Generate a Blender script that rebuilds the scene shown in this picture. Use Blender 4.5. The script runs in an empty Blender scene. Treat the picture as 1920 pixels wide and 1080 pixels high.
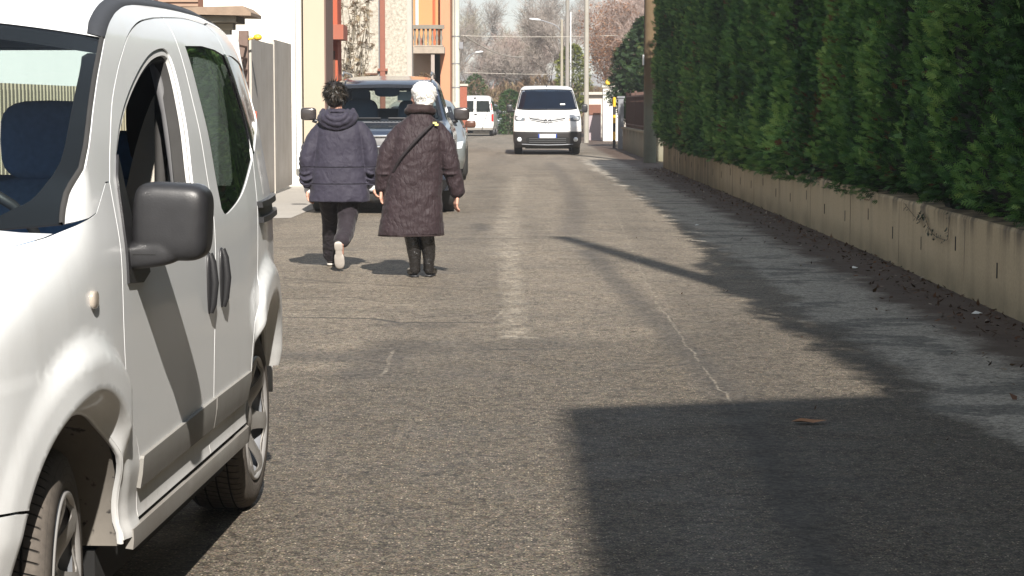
import bpy, bmesh, math, random
import numpy as np
from mathutils import Vector, Matrix, noise
from mathutils.geometry import delaunay_2d_cdt
R = math.radians
random.seed(7); rng = np.random.default_rng(7)
sc = bpy.context.scene
COL = sc.collection

# ------------------------------------------------------------------ tagging
def tag(o, label=None, cat=None, group=None, kind=None):
    if label: o['label'] = label
    if cat: o['category'] = cat
    if group: o['group'] = group
    if kind: o['kind'] = kind
    return o
def empty(name, loc=(0,0,0), rz=0.0, **k):
    o = bpy.data.objects.new(name, None); COL.objects.link(o)
    o.location = loc; o.rotation_euler = (0,0,rz); o.empty_display_size = .2
    return tag(o, **k)
def link(name, me, mat=None, parent=None, smooth=True, **k):
    o = bpy.data.objects.new(name, me); COL.objects.link(o)
    if mat is not None:
        for m in (mat if isinstance(mat, (list,tuple)) else [mat]): me.materials.append(m)
    if smooth: me.polygons.foreach_set('use_smooth', [True]*len(me.polygons))
    if parent is not None: o.parent = parent
    return tag(o, **k)
def mesh(name, verts, faces, mat=None, parent=None, smooth=False, **k):
    me = bpy.data.meshes.new(name); me.from_pydata([tuple(v) for v in verts], [], faces); me.update()
    return link(name, me, mat, parent, smooth, **k)

# ------------------------------------------------------------------ mesh builder
class MB:
    def __init__(s): s.v=[]; s.f=[]; s.sm=[]
    def add(s, vs, fs, smooth=False):
        n=len(s.v); s.v+= [tuple(v) for v in vs]; s.f += [tuple(i+n for i in f) for f in fs]; s.sm += [smooth]*len(fs)
    def box(s, x0,x1,y0,y1,z0,z1):
        s.add([(x0,y0,z0),(x1,y0,z0),(x1,y1,z0),(x0,y1,z0),(x0,y0,z1),(x1,y0,z1),(x1,y1,z1),(x0,y1,z1)],
              [(0,3,2,1),(4,5,6,7),(0,1,5,4),(1,2,6,5),(2,3,7,6),(3,0,4,7)])
    def tube(s, pts, rad, n=10, cap=True, smooth=True):
        pts=[Vector(p) for p in pts]; rads = rad if isinstance(rad,(list,tuple)) else [rad]*len(pts)
        vs=[]; up=None
        for i,p in enumerate(pts):
            d=(pts[min(i+1,len(pts)-1)]-pts[max(i-1,0)]); d.normalize()
            if up is None: up = d.orthogonal().normalized()
            up = (up - d*up.dot(d)).normalized(); sd=d.cross(up)
            for k in range(n):
                a=2*math.pi*k/n; vs.append(p+(up*math.cos(a)+sd*math.sin(a))*rads[i])
        fs=[]
        for i in range(len(pts)-1):
            for k in range(n):
                a=i*n+k; b=i*n+(k+1)%n; fs.append((a,b,b+n,a+n))
        s.add(vs,fs,smooth)
        if cap:
            m=len(pts)
            s.add(vs[:n],[tuple(reversed(range(n)))]); s.add(vs[-n:],[tuple(range(n))])
    def sell(s, c, r, e=1.0, nu=24, nv=14, rot=None, e2=None):
        """superellipsoid"""
        e2 = e if e2 is None else e2
        def cs(a,p): v=math.cos(a); return math.copysign(abs(v)**p, v)
        def sn(a,p): v=math.sin(a); return math.copysign(abs(v)**p, v)
        vs=[]
        for j in range(nv+1):
            ph=-math.pi/2+math.pi*j/nv
            for i in range(nu):
                th=2*math.pi*i/nu
                v=Vector((r[0]*cs(ph,e2)*cs(th,e), r[1]*cs(ph,e2)*sn(th,e), r[2]*sn(ph,e2)))
                if rot is not None: v = rot @ v
                vs.append(v+Vector(c))
        fs=[]
        for j in range(nv):
            for i in range(nu):
                a=j*nu+i; b=j*nu+(i+1)%nu; fs.append((a,b,b+nu,a+nu))
        s.add(vs,fs,True)
    def lathe(s, prof, axis='y', n=32, c=(0,0,0), smooth=True):
        vs=[]
        for (r,t) in prof:
            for k in range(n):
                a=2*math.pi*k/n
                if axis=='y': v=(c[0]+r*math.cos(a), c[1]+t, c[2]+r*math.sin(a))
                elif axis=='z': v=(c[0]+r*math.cos(a), c[1]+r*math.sin(a), c[2]+t)
                else: v=(c[0]+t, c[1]+r*math.cos(a), c[2]+r*math.sin(a))
                vs.append(v)
        fs=[]
        for i in range(len(prof)-1):
            for k in range(n):
                a=i*n+k; b=i*n+(k+1)%n; fs.append((a,b,b+n,a+n))
        s.add(vs,fs,smooth)
    def build(s, name, mat=None, parent=None, fix=True, bevel=0, **k):
        me=bpy.data.meshes.new(name); me.from_pydata(s.v,[],s.f)
        me.polygons.foreach_set('use_smooth', s.sm); me.update()
        if fix:
            bm=bmesh.new(); bm.from_mesh(me); bmesh.ops.recalc_face_normals(bm, faces=bm.faces); bm.to_mesh(me); bm.free()
        o=link(name, me, mat, parent, False, **k)
        if bevel:
            b=o.modifiers.new('bevel','BEVEL'); b.width=bevel; b.segments=2; b.limit_method='ANGLE'
        return o

def lerp(tab,x):
    if x<=tab[0][0]: return tab[0][1]
    for (a,b),(c,d) in zip(tab,tab[1:]):
        if x<=c: return b+(d-b)*(x-a)/(c-a)
    return tab[-1][1]
def smooth01(x,a,b):
    t=max(0.,min(1.,(x-a)/(b-a))); return t*t*(3-2*t)
def crv(pts, n=5):
    """open Catmull-Rom"""
    if len(pts)<3: return list(pts)
    P=[Vector(p) for p in pts]; P=[2*P[0]-P[1]]+P+[2*P[-1]-P[-2]]
    out=[]
    for i in range(1,len(P)-2):
        for k in range(n):
            t=k/n; a,b,c,d=P[i-1],P[i],P[i+1],P[i+2]
            out.append(tuple(.5*((2*b)+(c-a)*t+(2*a-5*b+4*c-d)*t*t+(3*b-a-3*c+d)*t**3)))
    out.append(tuple(pts[-1])); return out
def ccrv(pts,n=5):
    """closed Catmull-Rom"""
    P=[Vector(p) for p in pts]; m=len(P); out=[]
    for i in range(m):
        a,b,c,d=P[i-1],P[i],P[(i+1)%m],P[(i+2)%m]
        for k in range(n):
            t=k/n; out.append(tuple(.5*((2*b)+(c-a)*t+(2*a-5*b+4*c-d)*t*t+(3*b-a-3*c+d)*t**3)))
    return out
def resample(poly, step):
    out=[]; n=len(poly)
    for i in range(n):
        a=Vector(poly[i][:2]); b=Vector(poly[(i+1)%n][:2]); L=(b-a).length
        if L<1e-5: continue
        k=max(1,int(math.ceil(L/step)))
        for j in range(k): out.append(tuple(a+(b-a)*(j/k)))
    return out
def area(p): return .5*sum(p[i-1][0]*p[i][1]-p[i][0]*p[i-1][1] for i in range(len(p)))
def inset(poly, d):
    """offset a closed polygon inwards by d"""
    p=[Vector(q[:2]) for q in poly]; s = 1 if area(poly)>0 else -1; n=len(p); out=[]
    for i in range(n):
        a=(p[i]-p[i-1]); b=(p[(i+1)%n]-p[i])
        if a.length<1e-7 or b.length<1e-7: out.append(tuple(p[i])); continue
        a.normalize(); b.normalize()
        na=Vector((-a.y,a.x))*s; nb=Vector((-b.y,b.x))*s; m=na+nb
        if m.length<.3: m=na
        m.normalize(); k=max(.5,m.dot(na)); out.append(tuple(p[i]+m*(d/k)))
    return out
def pip(x,y,poly):
    c=False; n=len(poly); j=n-1
    for i in range(n):
        xi,yi=poly[i][0],poly[i][1]; xj,yj=poly[j][0],poly[j][1]
        if (yi>y)!=(yj>y) and x < (xj-xi)*(y-yi)/(yj-yi)+xi: c = not c
        j=i
    return c
def patch(name, outline, fn, mat, parent, holes=(), step=.04, out=(0,1,0), thick=0, smooth=True, reverse=False, ret=False, extra=(), **k):
    """fill a 2-D outline with triangles and map it through fn(u,v) to 3-D"""
    ol=resample(outline, step); hs=[resample(h, step) for h in holes]
    V=[Vector(p) for p in ol]; E=[(i,(i+1)%len(ol)) for i in range(len(ol))]
    for h in hs:
        n=len(V); V+=[Vector(p) for p in h]; E+=[(n+i,n+(i+1)%len(h)) for i in range(len(h))]
    bnd=np.array([tuple(v) for v in V])
    x0,y0=bnd.min(0); x1,y1=bnd.max(0); keep=[]
    for q in extra:
        if pip(q[0],q[1],ol) and not any(pip(q[0],q[1],h) for h in hs) and ((bnd-q)**2).sum(1).min() > .005**2: V.append(Vector(q)); keep.append(tuple(q))
    if keep: bnd=np.vstack([bnd,np.array(keep)])
    j=0; y=y0+step*.5
    while y<y1:
        x=x0+step*(.25 if j%2 else .75)
        while x<x1:
            if pip(x,y,ol) and not any(pip(x,y,h) for h in hs) and ((bnd-(x,y))**2).sum(1).min() > (step*.45)**2:
                V.append(Vector((x,y)))
            x+=step
        y+=step*.87; j+=1
    vs,es,fs,_,_,_=delaunay_2d_cdt(V,E,[],0,1e-6)
    F=[]
    for f in fs:
        cx=sum(vs[i].x for i in f)/len(f); cy=sum(vs[i].y for i in f)/len(f)
        if pip(cx,cy,ol) and not any(pip(cx,cy,h) for h in hs): F.append(tuple(f))
    P=[Vector(fn(v.x,v.y)) for v in vs]
    used=sorted(set(i for f in F for i in f)); mp={u:i for i,u in enumerate(used)}
    P2=[P[u] for u in used]; F=[tuple(mp[i] for i in f) for f in F]
    nsum=Vector((0,0,0))
    for f in F: nsum += (P2[f[1]]-P2[f[0]]).cross(P2[f[2]]-P2[f[0]])
    if nsum.dot(Vector(out))<0: F=[tuple(reversed(f)) for f in F]
    if ret: return P2,F
    o=mesh(name,P2,F,mat,parent,smooth,**k)
    if thick:
        m=o.modifiers.new('solid','SOLIDIFY'); m.thickness=thick; m.offset=-1
        e=o.modifiers.new('edges','EDGE_SPLIT'); e.split_angle=R(38)
    return o

# ------------------------------------------------------------------ node helper
class NT:
    def __init__(s, name):
        s.m=bpy.data.materials.new(name); s.m.use_nodes=True; s.t=s.m.node_tree; s.t.nodes.clear()
        s.out=s.t.nodes.new('ShaderNodeOutputMaterial'); s._co=None
    def n(s, typ, **kw):
        nd=s.t.nodes.new(typ)
        for a,b in kw.items(): setattr(nd,a,b)
        return nd
    def put(s, sock, v):
        if v is None: return
        if hasattr(v,'is_output') or isinstance(v, bpy.types.NodeSocket): s.t.links.new(v, sock)
        else:
            try:
                if sock.type=='RGBA' and len(v)==3: v=(*v,1)
            except TypeError: pass
            sock.default_value=v
    def math(s, op, a, b=None, c=None, clamp=False):
        nd=s.n('ShaderNodeMath', operation=op); nd.use_clamp=clamp
        for i,v in enumerate((a,b,c)):
            if v is not None: s.put(nd.inputs[i], v)
        return nd.outputs[0]
    def co(s):
        if s._co is None: s._co=s.n('ShaderNodeTexCoord').outputs['Object']
        return s._co
    def sep(s, v=None):
        nd=s.n('ShaderNodeSeparateXYZ'); s.put(nd.inputs[0], v or s.co()); return nd.outputs
    def comb(s,x,y,z):
        nd=s.n('ShaderNodeCombineXYZ')
        for i,v in enumerate((x,y,z)): s.put(nd.inputs[i],v)
        return nd.outputs[0]
    def scale(s, sc_, v=None, loc=(0,0,0)):
        nd=s.n('ShaderNodeMapping'); s.put(nd.inputs[0], v or s.co()); nd.inputs['Scale'].default_value=sc_; nd.inputs['Location'].default_value=loc
        return nd.outputs[0]
    def noise(s, scale=5, detail=3, rough=.55, v=None, dist=0, col=False):
        nd=s.n('ShaderNodeTexNoise'); s.put(nd.inputs['Vector'], v or s.co())
        nd.inputs['Scale'].default_value=scale; nd.inputs['Detail'].default_value=detail; nd.inputs['Roughness'].default_value=rough; nd.inputs['Distortion'].default_value=dist
        return nd.outputs['Color' if col else 'Fac']
    def voro(s, scale=5, v=None, feature='F1', out='Distance', rnd=1):
        nd=s.n('ShaderNodeTexVoronoi', feature=feature); s.put(nd.inputs['Vector'], v or s.co()); nd.inputs['Scale'].default_value=scale; nd.inputs['Randomness'].default_value=rnd
        return nd.outputs[out]
    def map(s, v, a, b, c=0., d=1., smooth=False):
        nd=s.n('ShaderNodeMapRange'); nd.interpolation_type='SMOOTHSTEP' if smooth else 'LINEAR'
        for i,x in enumerate((v,a,b,c,d)): s.put(nd.inputs[i],x)
        return nd.outputs[0]
    def mix(s, f, a, b, mode='MIX'):
        nd=s.n('ShaderNodeMix', data_type='RGBA', blend_type=mode); s.put(nd.inputs[0],f); s.put(nd.inputs[6],a); s.put(nd.inputs[7],b); return nd.outputs[2]
    def ramp(s, f, stops):
        nd=s.n('ShaderNodeValToRGB'); s.put(nd.inputs[0], f); e=nd.color_ramp.elements
        while len(e)<len(stops): e.new(.5)
        for el,(p,c) in zip(e,stops): el.position=p; el.color=(*c,1) if len(c)==3 else c
        return nd.outputs[0]
    def bump(s, h, strength=.3, dist=.01, n=None):
        nd=s.n('ShaderNodeBump'); s.put(nd.inputs['Height'],h); nd.inputs['Strength'].default_value=strength; nd.inputs['Distance'].default_value=dist
        if n is not None: s.put(nd.inputs['Normal'], n)
        return nd.outputs[0]
    def bsdf(s, col, rough=.6, metal=0, normal=None, spec=.5, coat=0, **kw):
        nd=s.n('ShaderNodeBsdfPrincipled'); s.put(nd.inputs['Base Color'],col); s.put(nd.inputs['Roughness'],rough); s.put(nd.inputs['Metallic'],metal)
        s.put(nd.inputs['Specular IOR Level'],spec); s.put(nd.inputs['Coat Weight'],coat); s.put(nd.inputs['Coat Roughness'],.08)
        if normal is not None: s.put(nd.inputs['Normal'],normal)
        for a,b in kw.items(): s.put(nd.inputs[a.replace('_',' ')], b)
        s.t.links.new(nd.outputs[0], s.out.inputs[0]); return nd
def simple(name, col, rough=.6, metal=0, var=.15, scale=8, bump=0, bscale=None, coat=0, spec=.5):
    n=NT(name)
    f=n.noise(scale,4)
    c=n.mix(f, tuple(x*(1-var) for x in col), tuple(min(1,x*(1+var)) for x in col))
    nm=n.bump(n.noise(bscale or scale*4,3), bump, .01) if bump else None
    n.bsdf(c, rough, metal, nm, spec, coat)
    return n.m
def glass(name, tint=(.5,.6,.6), refl=1.0, rough=.02, ior=1.5):
    n=NT(name)
    tr=n.n('ShaderNodeBsdfTransparent'); n.put(tr.inputs[0],tint)
    gl=n.n('ShaderNodeBsdfGlossy'); gl.inputs['Roughness'].default_value=rough
    fr=n.n('ShaderNodeFresnel'); fr.inputs[0].default_value=ior
    f=n.math('MULTIPLY', fr.outputs[0], refl, clamp=True)
    mx=n.n('ShaderNodeMixShader'); n.put(mx.inputs[0],f); n.t.links.new(tr.outputs[0],mx.inputs[1]); n.t.links.new(gl.outputs[0],mx.inputs[2])
    n.t.links.new(mx.outputs[0], n.out.inputs[0]); return n.m
def wear_paint(name, col, dirt=(.22,.19,.16), top=.75, rough=.32, amt=.75, metal=0):
    """car paint with road dirt that gets thicker towards the sills"""
    n=NT(name); z=n.sep()[2]
    nz=n.noise(3,5,.6); fine=n.noise(40,3)
    d=n.math('MULTIPLY', n.map(z,.22,top,1,0,True), n.map(nz,.25,.75,.55,1.1))
    d=n.math('MULTIPLY', n.math('ADD', n.math('MULTIPLY',d,amt), n.math('MULTIPLY',n.map(fine,.45,.8),.06)), 1.0, clamp=True)
    streak=n.noise(1,4,.6,n.scale((14,14,.7)))
    d=n.math('ADD', d, n.math('MULTIPLY', n.map(streak,.5,.8), .13), clamp=True)
    c=n.mix(d, col, dirt)
    n.bsdf(c, n.map(d,0,.6,rough,.75), metal, None, .5, n.map(d,0,.4,.6,0))
    return n.m

M={}
M['black_plastic']=simple('black_plastic',(.020,.020,.022),.42,var=.3,scale=30,bump=.05,bscale=260)
M['black_gloss']=simple('black_gloss',(.012,.012,.014),.12,var=.2,scale=5)
M['rubber']=simple('rubber',(.03,.029,.028),.8,var=.3,scale=20)
M['dark']=simple('dark_void',(.008,.008,.008),.9,var=.1)
M['chrome']=simple('chrome',(.75,.75,.76),.12,1,var=.05)
M['lens']=simple('lamp_lens',(.75,.8,.85),.08,.25,var=.2,scale=20,coat=1)
M['red_lens']=simple('red_lens',(.45,.015,.012),.15,var=.1,coat=1)
M['orange_lens']=simple('orange_lens',(.75,.32,.05),.2,var=.1,coat=1)
M['seat']=simple('seat_fabric',(.035,.045,.075),.9,var=.3,scale=60)
M['beige_trim']=simple('beige_trim',(.5,.46,.4),.7,var=.1,scale=10)
M['grey_trim']=simple('grey_trim',(.12,.12,.125),.7,var=.2,scale=10)
M['paper']=simple('paper',(.8,.8,.76),.8,var=.05)
M['plate_white']=simple('plate_white',(.8,.81,.82),.4,var=.04)
M['plate_blue']=simple('plate_blue',(.02,.06,.35),.4,var=.1)
M['skin']=simple('skin',(.55,.30,.22),.55,var=.18,scale=18)
SUN_E,SKY_E,EXPO=4.6,.185,1.06
# ------------------------------------------------------------------ camera measured from the photograph
CF,CHOR,CAMH=3950.,198.,1.38
CP=math.atan(342/CF)
def gp(x,y,h=0.):
    """ground point seen at photo pixel x,y"""
    a=(x-960)/CF; b=-(y-540)/CF
    r=(a, math.cos(CP)+b*math.sin(CP), -math.sin(CP)+b*math.cos(CP)); t=(h-CAMH)/r[2]
    return (r[0]*t, r[1]*t)
cam=bpy.data.cameras.new('camera'); co_=bpy.data.objects.new('camera',cam); COL.objects.link(co_)
cam.sensor_width=36; cam.lens=CF/1920*36; cam.clip_start=.1; cam.clip_end=3000
co_.location=(0,0,CAMH); co_.rotation_euler=(math.pi/2-CP,0,0); sc.camera=co_

# ------------------------------------------------------------------ light
SAZ=math.atan(.1886); SEL=R(39)
tosun=Vector((math.sin(SAZ)*math.cos(SEL), -math.cos(SAZ)*math.cos(SEL), math.sin(SEL)))
L=bpy.data.lights.new('sun','SUN'); L.energy=SUN_E; L.angle=R(.53); L.color=(1,.94,.86)
lo=bpy.data.objects.new('sun',L); COL.objects.link(lo); lo.rotation_euler=tosun.to_track_quat('Z','Y').to_euler(); lo.location=(5,-20,20)
W_=bpy.data.worlds.new('World'); sc.world=W_; W_.use_nodes=True
wt=W_.node_tree; wt.nodes.clear()
sk=wt.nodes.new('ShaderNodeTexSky'); sk.sky_type='NISHITA'; sk.sun_disc=False; sk.sun_elevation=SEL; sk.sun_rotation=math.atan2(tosun.x,tosun.y)
sk.air_density=1.0; sk.dust_density=.5; sk.ozone_density=1.0; sk.altitude=100
bg=wt.nodes.new('ShaderNodeBackground'); bg.inputs[1].default_value=SKY_E
wo=wt.nodes.new('ShaderNodeOutputWorld'); 
gm=wt.nodes.new('ShaderNodeGamma'); gm.inputs[1].default_value=.42
hs_=wt.nodes.new('ShaderNodeHueSaturation'); hs_.inputs['Saturation'].default_value=.82
wt.links.new(sk.outputs[0],gm.inputs[0]); wt.links.new(gm.outputs[0],hs_.inputs['Color']); wt.links.new(hs_.outputs[0],bg.inputs[0]); wt.links.new(bg.outputs[0],wo.inputs[0])
sc.view_settings.view_transform='Standard'; sc.view_settings.look='None'; sc.view_settings.exposure=EXPO; sc.view_settings.gamma=1
sc.cycles.max_bounces=8; sc.cycles.transparent_max_bounces=16
sc.cycles.caustics_reflective=False; sc.cycles.caustics_refractive=False

# ------------------------------------------------------------------ ground materials
def seg_dist(n, P, a, b):
    """distance from P (a flat vector) to the segment a-b"""
    ax,ay=a; bx,by=b; dx,dy=bx-ax,by-ay; LL=dx*dx+dy*dy
    sub=n.n('ShaderNodeVectorMath',operation='SUBTRACT'); n.put(sub.inputs[0],P); sub.inputs[1].default_value=(ax,ay,0)
    dt=n.n('ShaderNodeVectorMath',operation='DOT_PRODUCT'); n.put(dt.inputs[0],sub.outputs[0]); dt.inputs[1].default_value=(dx/LL,dy/LL,0)
    cl=n.n('ShaderNodeClamp'); n.put(cl.inputs[0],dt.outputs['Value'])
    scv=n.n('ShaderNodeVectorMath',operation='SCALE'); scv.inputs[0].default_value=(dx,dy,0); n.put(scv.inputs['Scale'],cl.outputs[0])
    d=n.n('ShaderNodeVectorMath',operation='DISTANCE'); n.put(d.inputs[0],sub.outputs[0]); n.put(d.inputs[1],scv.outputs[0])
    return d.outputs['Value']
def stroke(n, P, px, w, soft=.5):
    pts=[gp(*p) for p in px]; d=None
    for a,b in zip(pts,pts[1:]):
        e=seg_dist(n,P,a,b); d = e if d is None else n.math('MINIMUM',d,e)
    return n.map(d, w*(1-soft), w*(1+soft), 1, 0, True)
def asphalt():
    n=NT('asphalt'); xyz=n.sep(); X,Y=xyz[0],xyz[1]
    flat=n.comb(X,Y,0.)
    big=n.noise(.35,5,.6,flat); mid=n.noise(2.2,5,.6,flat); wob=n.noise(1.6,4,.6,flat,col=True)
    # distorted coordinates for the seams and wear marks
    off=n.n('ShaderNodeVectorMath',operation='SUBTRACT'); n.put(off.inputs[0],wob); off.inputs[1].default_value=(.5,.5,.5)
    offs=n.n('ShaderNodeVectorMath',operation='SCALE'); n.put(offs.inputs[0],off.outputs[0]); offs.inputs['Scale'].default_value=.12
    Pd=n.n('ShaderNodeVectorMath',operation='ADD'); n.put(Pd.inputs[0],flat); n.put(Pd.inputs[1],offs.outputs[0])
    Pf=n.comb(n.sep(Pd.outputs[0])[0], n.sep(Pd.outputs[0])[1], 0.)
    g1=n.noise(120,3,.8,flat); g2=n.noise(260,2,.6,flat); st=n.voro(95,flat); stc=n.voro(95,flat,out='Color'); hue=n.noise(85,3,.7,flat,col=True)
    # fresh dark tarmac in front, older bleached tarmac plus painted grazing sheen beyond, broken edge between
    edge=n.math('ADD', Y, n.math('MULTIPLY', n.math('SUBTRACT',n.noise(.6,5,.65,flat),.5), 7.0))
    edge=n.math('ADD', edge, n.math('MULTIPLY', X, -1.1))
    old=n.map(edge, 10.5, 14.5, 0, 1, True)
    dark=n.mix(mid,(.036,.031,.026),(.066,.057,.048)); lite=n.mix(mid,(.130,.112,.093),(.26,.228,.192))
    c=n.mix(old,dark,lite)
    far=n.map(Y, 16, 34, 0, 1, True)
    c=n.mix(n.math('MULTIPLY',far,.5), c, n.mix(big,(.19,.176,.155),(.31,.288,.255)))  # paler with distance, grazing sheen partly put into the colour
    # worn streaks along the driving direction and across
    al=n.noise(1,5,.6,n.scale((1.5,.12,1),flat)); c=n.mix(n.map(al,.46,.58,0,.50), c, (.068,.060,.052))
    ac=n.noise(1,5,.65,n.scale((.5,.95,1),flat,(3,1,0))); c=n.mix(n.math('MULTIPLY',n.map(ac,.50,.62,0,.6),old), c, (.25,.222,.185))
    ac2=n.noise(1,5,.65,n.scale((.8,1.25,1),flat,(7,4,0))); c=n.mix(n.math('MULTIPLY',n.map(ac2,.52,.60,0,.5),old), c, (.062,.058,.054))
    # grit
    c=n.mix(n.map(g1,.44,.56), n.mix(.70,c,(.010,.009,.008)), n.mix(.24,c,(.50,.43,.34)))
    c=n.mix(.35,c,hue,'OVERLAY')
    c=n.mix(n.map(g2,.38,.62,.0,.6), c, n.mix(.6,c,(.03,.03,.03)))
    # single stones: every cell of the aggregate has its own tone
    vs1=n.voro(62,flat,out='Color'); vs2=n.voro(28,flat,out='Color'); r1=n.sep(vs1); r2=n.sep(vs2)
    tone=n.math('ADD', n.map(r1[0],0,1,.48,1.55), n.math('ADD', n.map(r2[0],0,1,-.13,.13), n.map(n.noise(9,4,.7,flat),.3,.7,-.20,.20)))
    spk=n.math('MULTIPLY', n.map(st,.18,.34,1,0), n.map(n.sep(stc)[0],.84,.88,0,1))
    c=n.mix(n.math('MULTIPLY',spk,.9), c, n.mix(n.sep(stc)[1],(.55,.50,.42),(.42,.34,.24)))
    brk=n.map(n.noise(3.0,6,.75,flat),.40,.56)
    def dk(px,w,amt,soft=.5,colr=(.045,.041,.038),broken=False):
        nonlocal c
        m=n.math('MULTIPLY', stroke(n,Pf,px,w,soft), amt)
        if broken: m=n.math('MULTIPLY', m, brk)
        c=n.mix(m,c,colr)
    dk([(515,594),(700,598),(745,606),(935,604)],.028,.9)
    dk([(740,610),(830,612)],.13,.5,.9)
    dk([(900,656),(1045,653)],.03,.75); dk([(760,655),(1050,640)],.28,.35,.9)
    dk([(690,700),(725,660),(760,640)],.16,.55,.8)
    dk([(545,668),(605,672)],.22,.45,.9)
    dk([(540,470),(880,475)],.03,.0)
    dk([(900,420),(906,432)],.10,.6,.8)
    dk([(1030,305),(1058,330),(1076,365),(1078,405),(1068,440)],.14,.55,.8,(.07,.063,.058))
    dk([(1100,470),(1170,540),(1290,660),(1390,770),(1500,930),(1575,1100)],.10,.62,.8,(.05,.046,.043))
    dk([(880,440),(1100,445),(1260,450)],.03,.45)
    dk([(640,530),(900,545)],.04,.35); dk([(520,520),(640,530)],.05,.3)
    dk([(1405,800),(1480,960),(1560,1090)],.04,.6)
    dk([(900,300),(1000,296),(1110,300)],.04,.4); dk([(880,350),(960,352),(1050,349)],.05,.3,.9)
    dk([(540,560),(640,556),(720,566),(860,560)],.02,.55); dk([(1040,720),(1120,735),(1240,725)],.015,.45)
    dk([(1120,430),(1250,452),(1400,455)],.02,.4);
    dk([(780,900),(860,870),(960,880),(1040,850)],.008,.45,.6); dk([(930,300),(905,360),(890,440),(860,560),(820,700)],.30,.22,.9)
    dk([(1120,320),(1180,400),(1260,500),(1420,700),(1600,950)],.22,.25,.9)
    lt=(.30,.275,.235)
    dk([(972,330),(958,385),(948,440),(952,480)],.13,.42,.9,lt,True)
    dk([(955,470),(962,560),(968,632)],.075,.45,.8,lt,True); dk([(950,630),(1010,633)],.03,.5,.6,lt,True)
    dk([(1150,390),(1190,480),(1240,585)],.009,.28,.6,lt,True)
    dk([(1235,570),(1290,650),(1330,705),(1372,762)],.006,.30,.6,(.36,.33,.28),True)
    dk([(712,705),(735,672),(742,655)],.009,.3,.6,(.36,.33,.28),True); dk([(925,600),(945,580)],.010,.3,.6,lt)
    hn=n.n('ShaderNodeHueSaturation'); hn.inputs['Saturation'].default_value=1.0; n.put(hn.inputs['Value'],tone); n.put(hn.inputs['Color'],n.mix(1.0,c,(1.02,.99,.93),'MULTIPLY')); c=hn.outputs[0]
    c=n.mix(n.map(r1[1],.70,.95,0,.35), c, n.mix(1.0,c,(1.0,.80,.58),'MULTIPLY'))
    vx=n.math('ADD', X, n.math('MULTIPLY', n.math('SUBTRACT',n.noise(.9,6,.7,flat),.5), 1.1))
    vx=n.math('ADD', vx, n.math('MULTIPLY', n.map(Y,30,48,0,1), .25))
    vm=n.map(vx,1.90,2.12,0,1,True)
    vc=n.mix(mid,(.29,.255,.205),(.52,.465,.385))
    bl=n.noise(1,6,.68,n.scale((1.1,1.5,1),flat,(2,8,0))); vc=n.mix(n.math('MULTIPLY',n.map(bl,.53,.59,0,1,True),.75), vc, (.060,.054,.047))
    bl2=n.noise(1,6,.7,n.scale((2.4,1.3,1),flat,(5,2,0))); vc=n.mix(n.map(bl2,.56,.63,0,.65,True), vc, (.055,.05,.044))
    vc=n.mix(n.map(g1,.38,.62), n.mix(.45,vc,(.03,.03,.03)), n.mix(.25,vc,(.5,.48,.42)))
    hv=n.n('ShaderNodeHueSaturation'); n.put(hv.inputs['Value'],n.math('ADD',n.math('MULTIPLY',tone,.75),.25)); n.put(hv.inputs['Color'],vc); vc=hv.outputs[0]
    bl3=n.noise(5.5,6,.75,flat); vc=n.mix(n.map(bl3,.56,.66,0,.55,True),vc,(.07,.06,.05)); vc=n.mix(n.map(bl3,.30,.42,.35,0,True),vc,(.5,.46,.39))
    c=n.mix(n.math('MULTIPLY',vm,n.map(Y,50,60,.9,0)),c,vc)
    db=n.map(n.math('ADD',X,n.math('MULTIPLY',n.noise(1.5,5,.7,flat),.9)), 2.98,3.28,0,1,True)
    deb=n.mix(n.noise(60,4,.8,flat),(.022,.015,.012),(.10,.06,.04))
    c=n.mix(n.math('MULTIPLY',db,.93), c, deb)
    h=n.math('ADD', n.math('MULTIPLY',g1,1.0), n.math('MULTIPLY',st,.8))
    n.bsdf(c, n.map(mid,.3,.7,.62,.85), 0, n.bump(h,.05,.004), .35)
    return n.m
def earth():
    n=NT('earth'); f=n.noise(.6,6,.65); g=n.noise(12,4,.7)
    c=n.mix(f,(.13,.10,.075),(.20,.17,.13)); c=n.mix(n.map(g,.3,.7,0,.5),c,(.09,.10,.05))
    n.bsdf(c,.95,0,n.bump(g,.5,.03),.2); return n.m
def pave():
    n=NT('pavement_concrete'); f=n.noise(1.2,6,.6); g=n.noise(80,3,.7)
    c=n.mix(f,(.30,.28,.25),(.42,.39,.35)); c=n.mix(n.map(g,.35,.7,0,.3),c,(.15,.14,.13))
    n.bsdf(c,.85,0,n.bump(g,.4,.005),.3); return n.m
def sheet(name, pts, z, mat, kind='structure'):
    return mesh(name,[(x,y,z) for x,y in pts],[tuple(range(len(pts)))],mat,None,kind=kind)
sheet('ground',[(-900,-400),(900,-400),(900,1800),(-900,1800)],-.008,earth())
sheet('road',[(-3.9,-30),(3.3,-30),(3.3,5),(3.4,13),(3.55,20),(3.5,75),(7,100),(9,122),(-9,122),(-4.2,100),(-3.9,80)],0,asphalt())
sheet('pavement',[(-3.9,25.6),(-2.72,25.9),(-2.62,30),(-2.75,36),(-2.9,60),(-3.9,60)],.004,pave())

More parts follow.
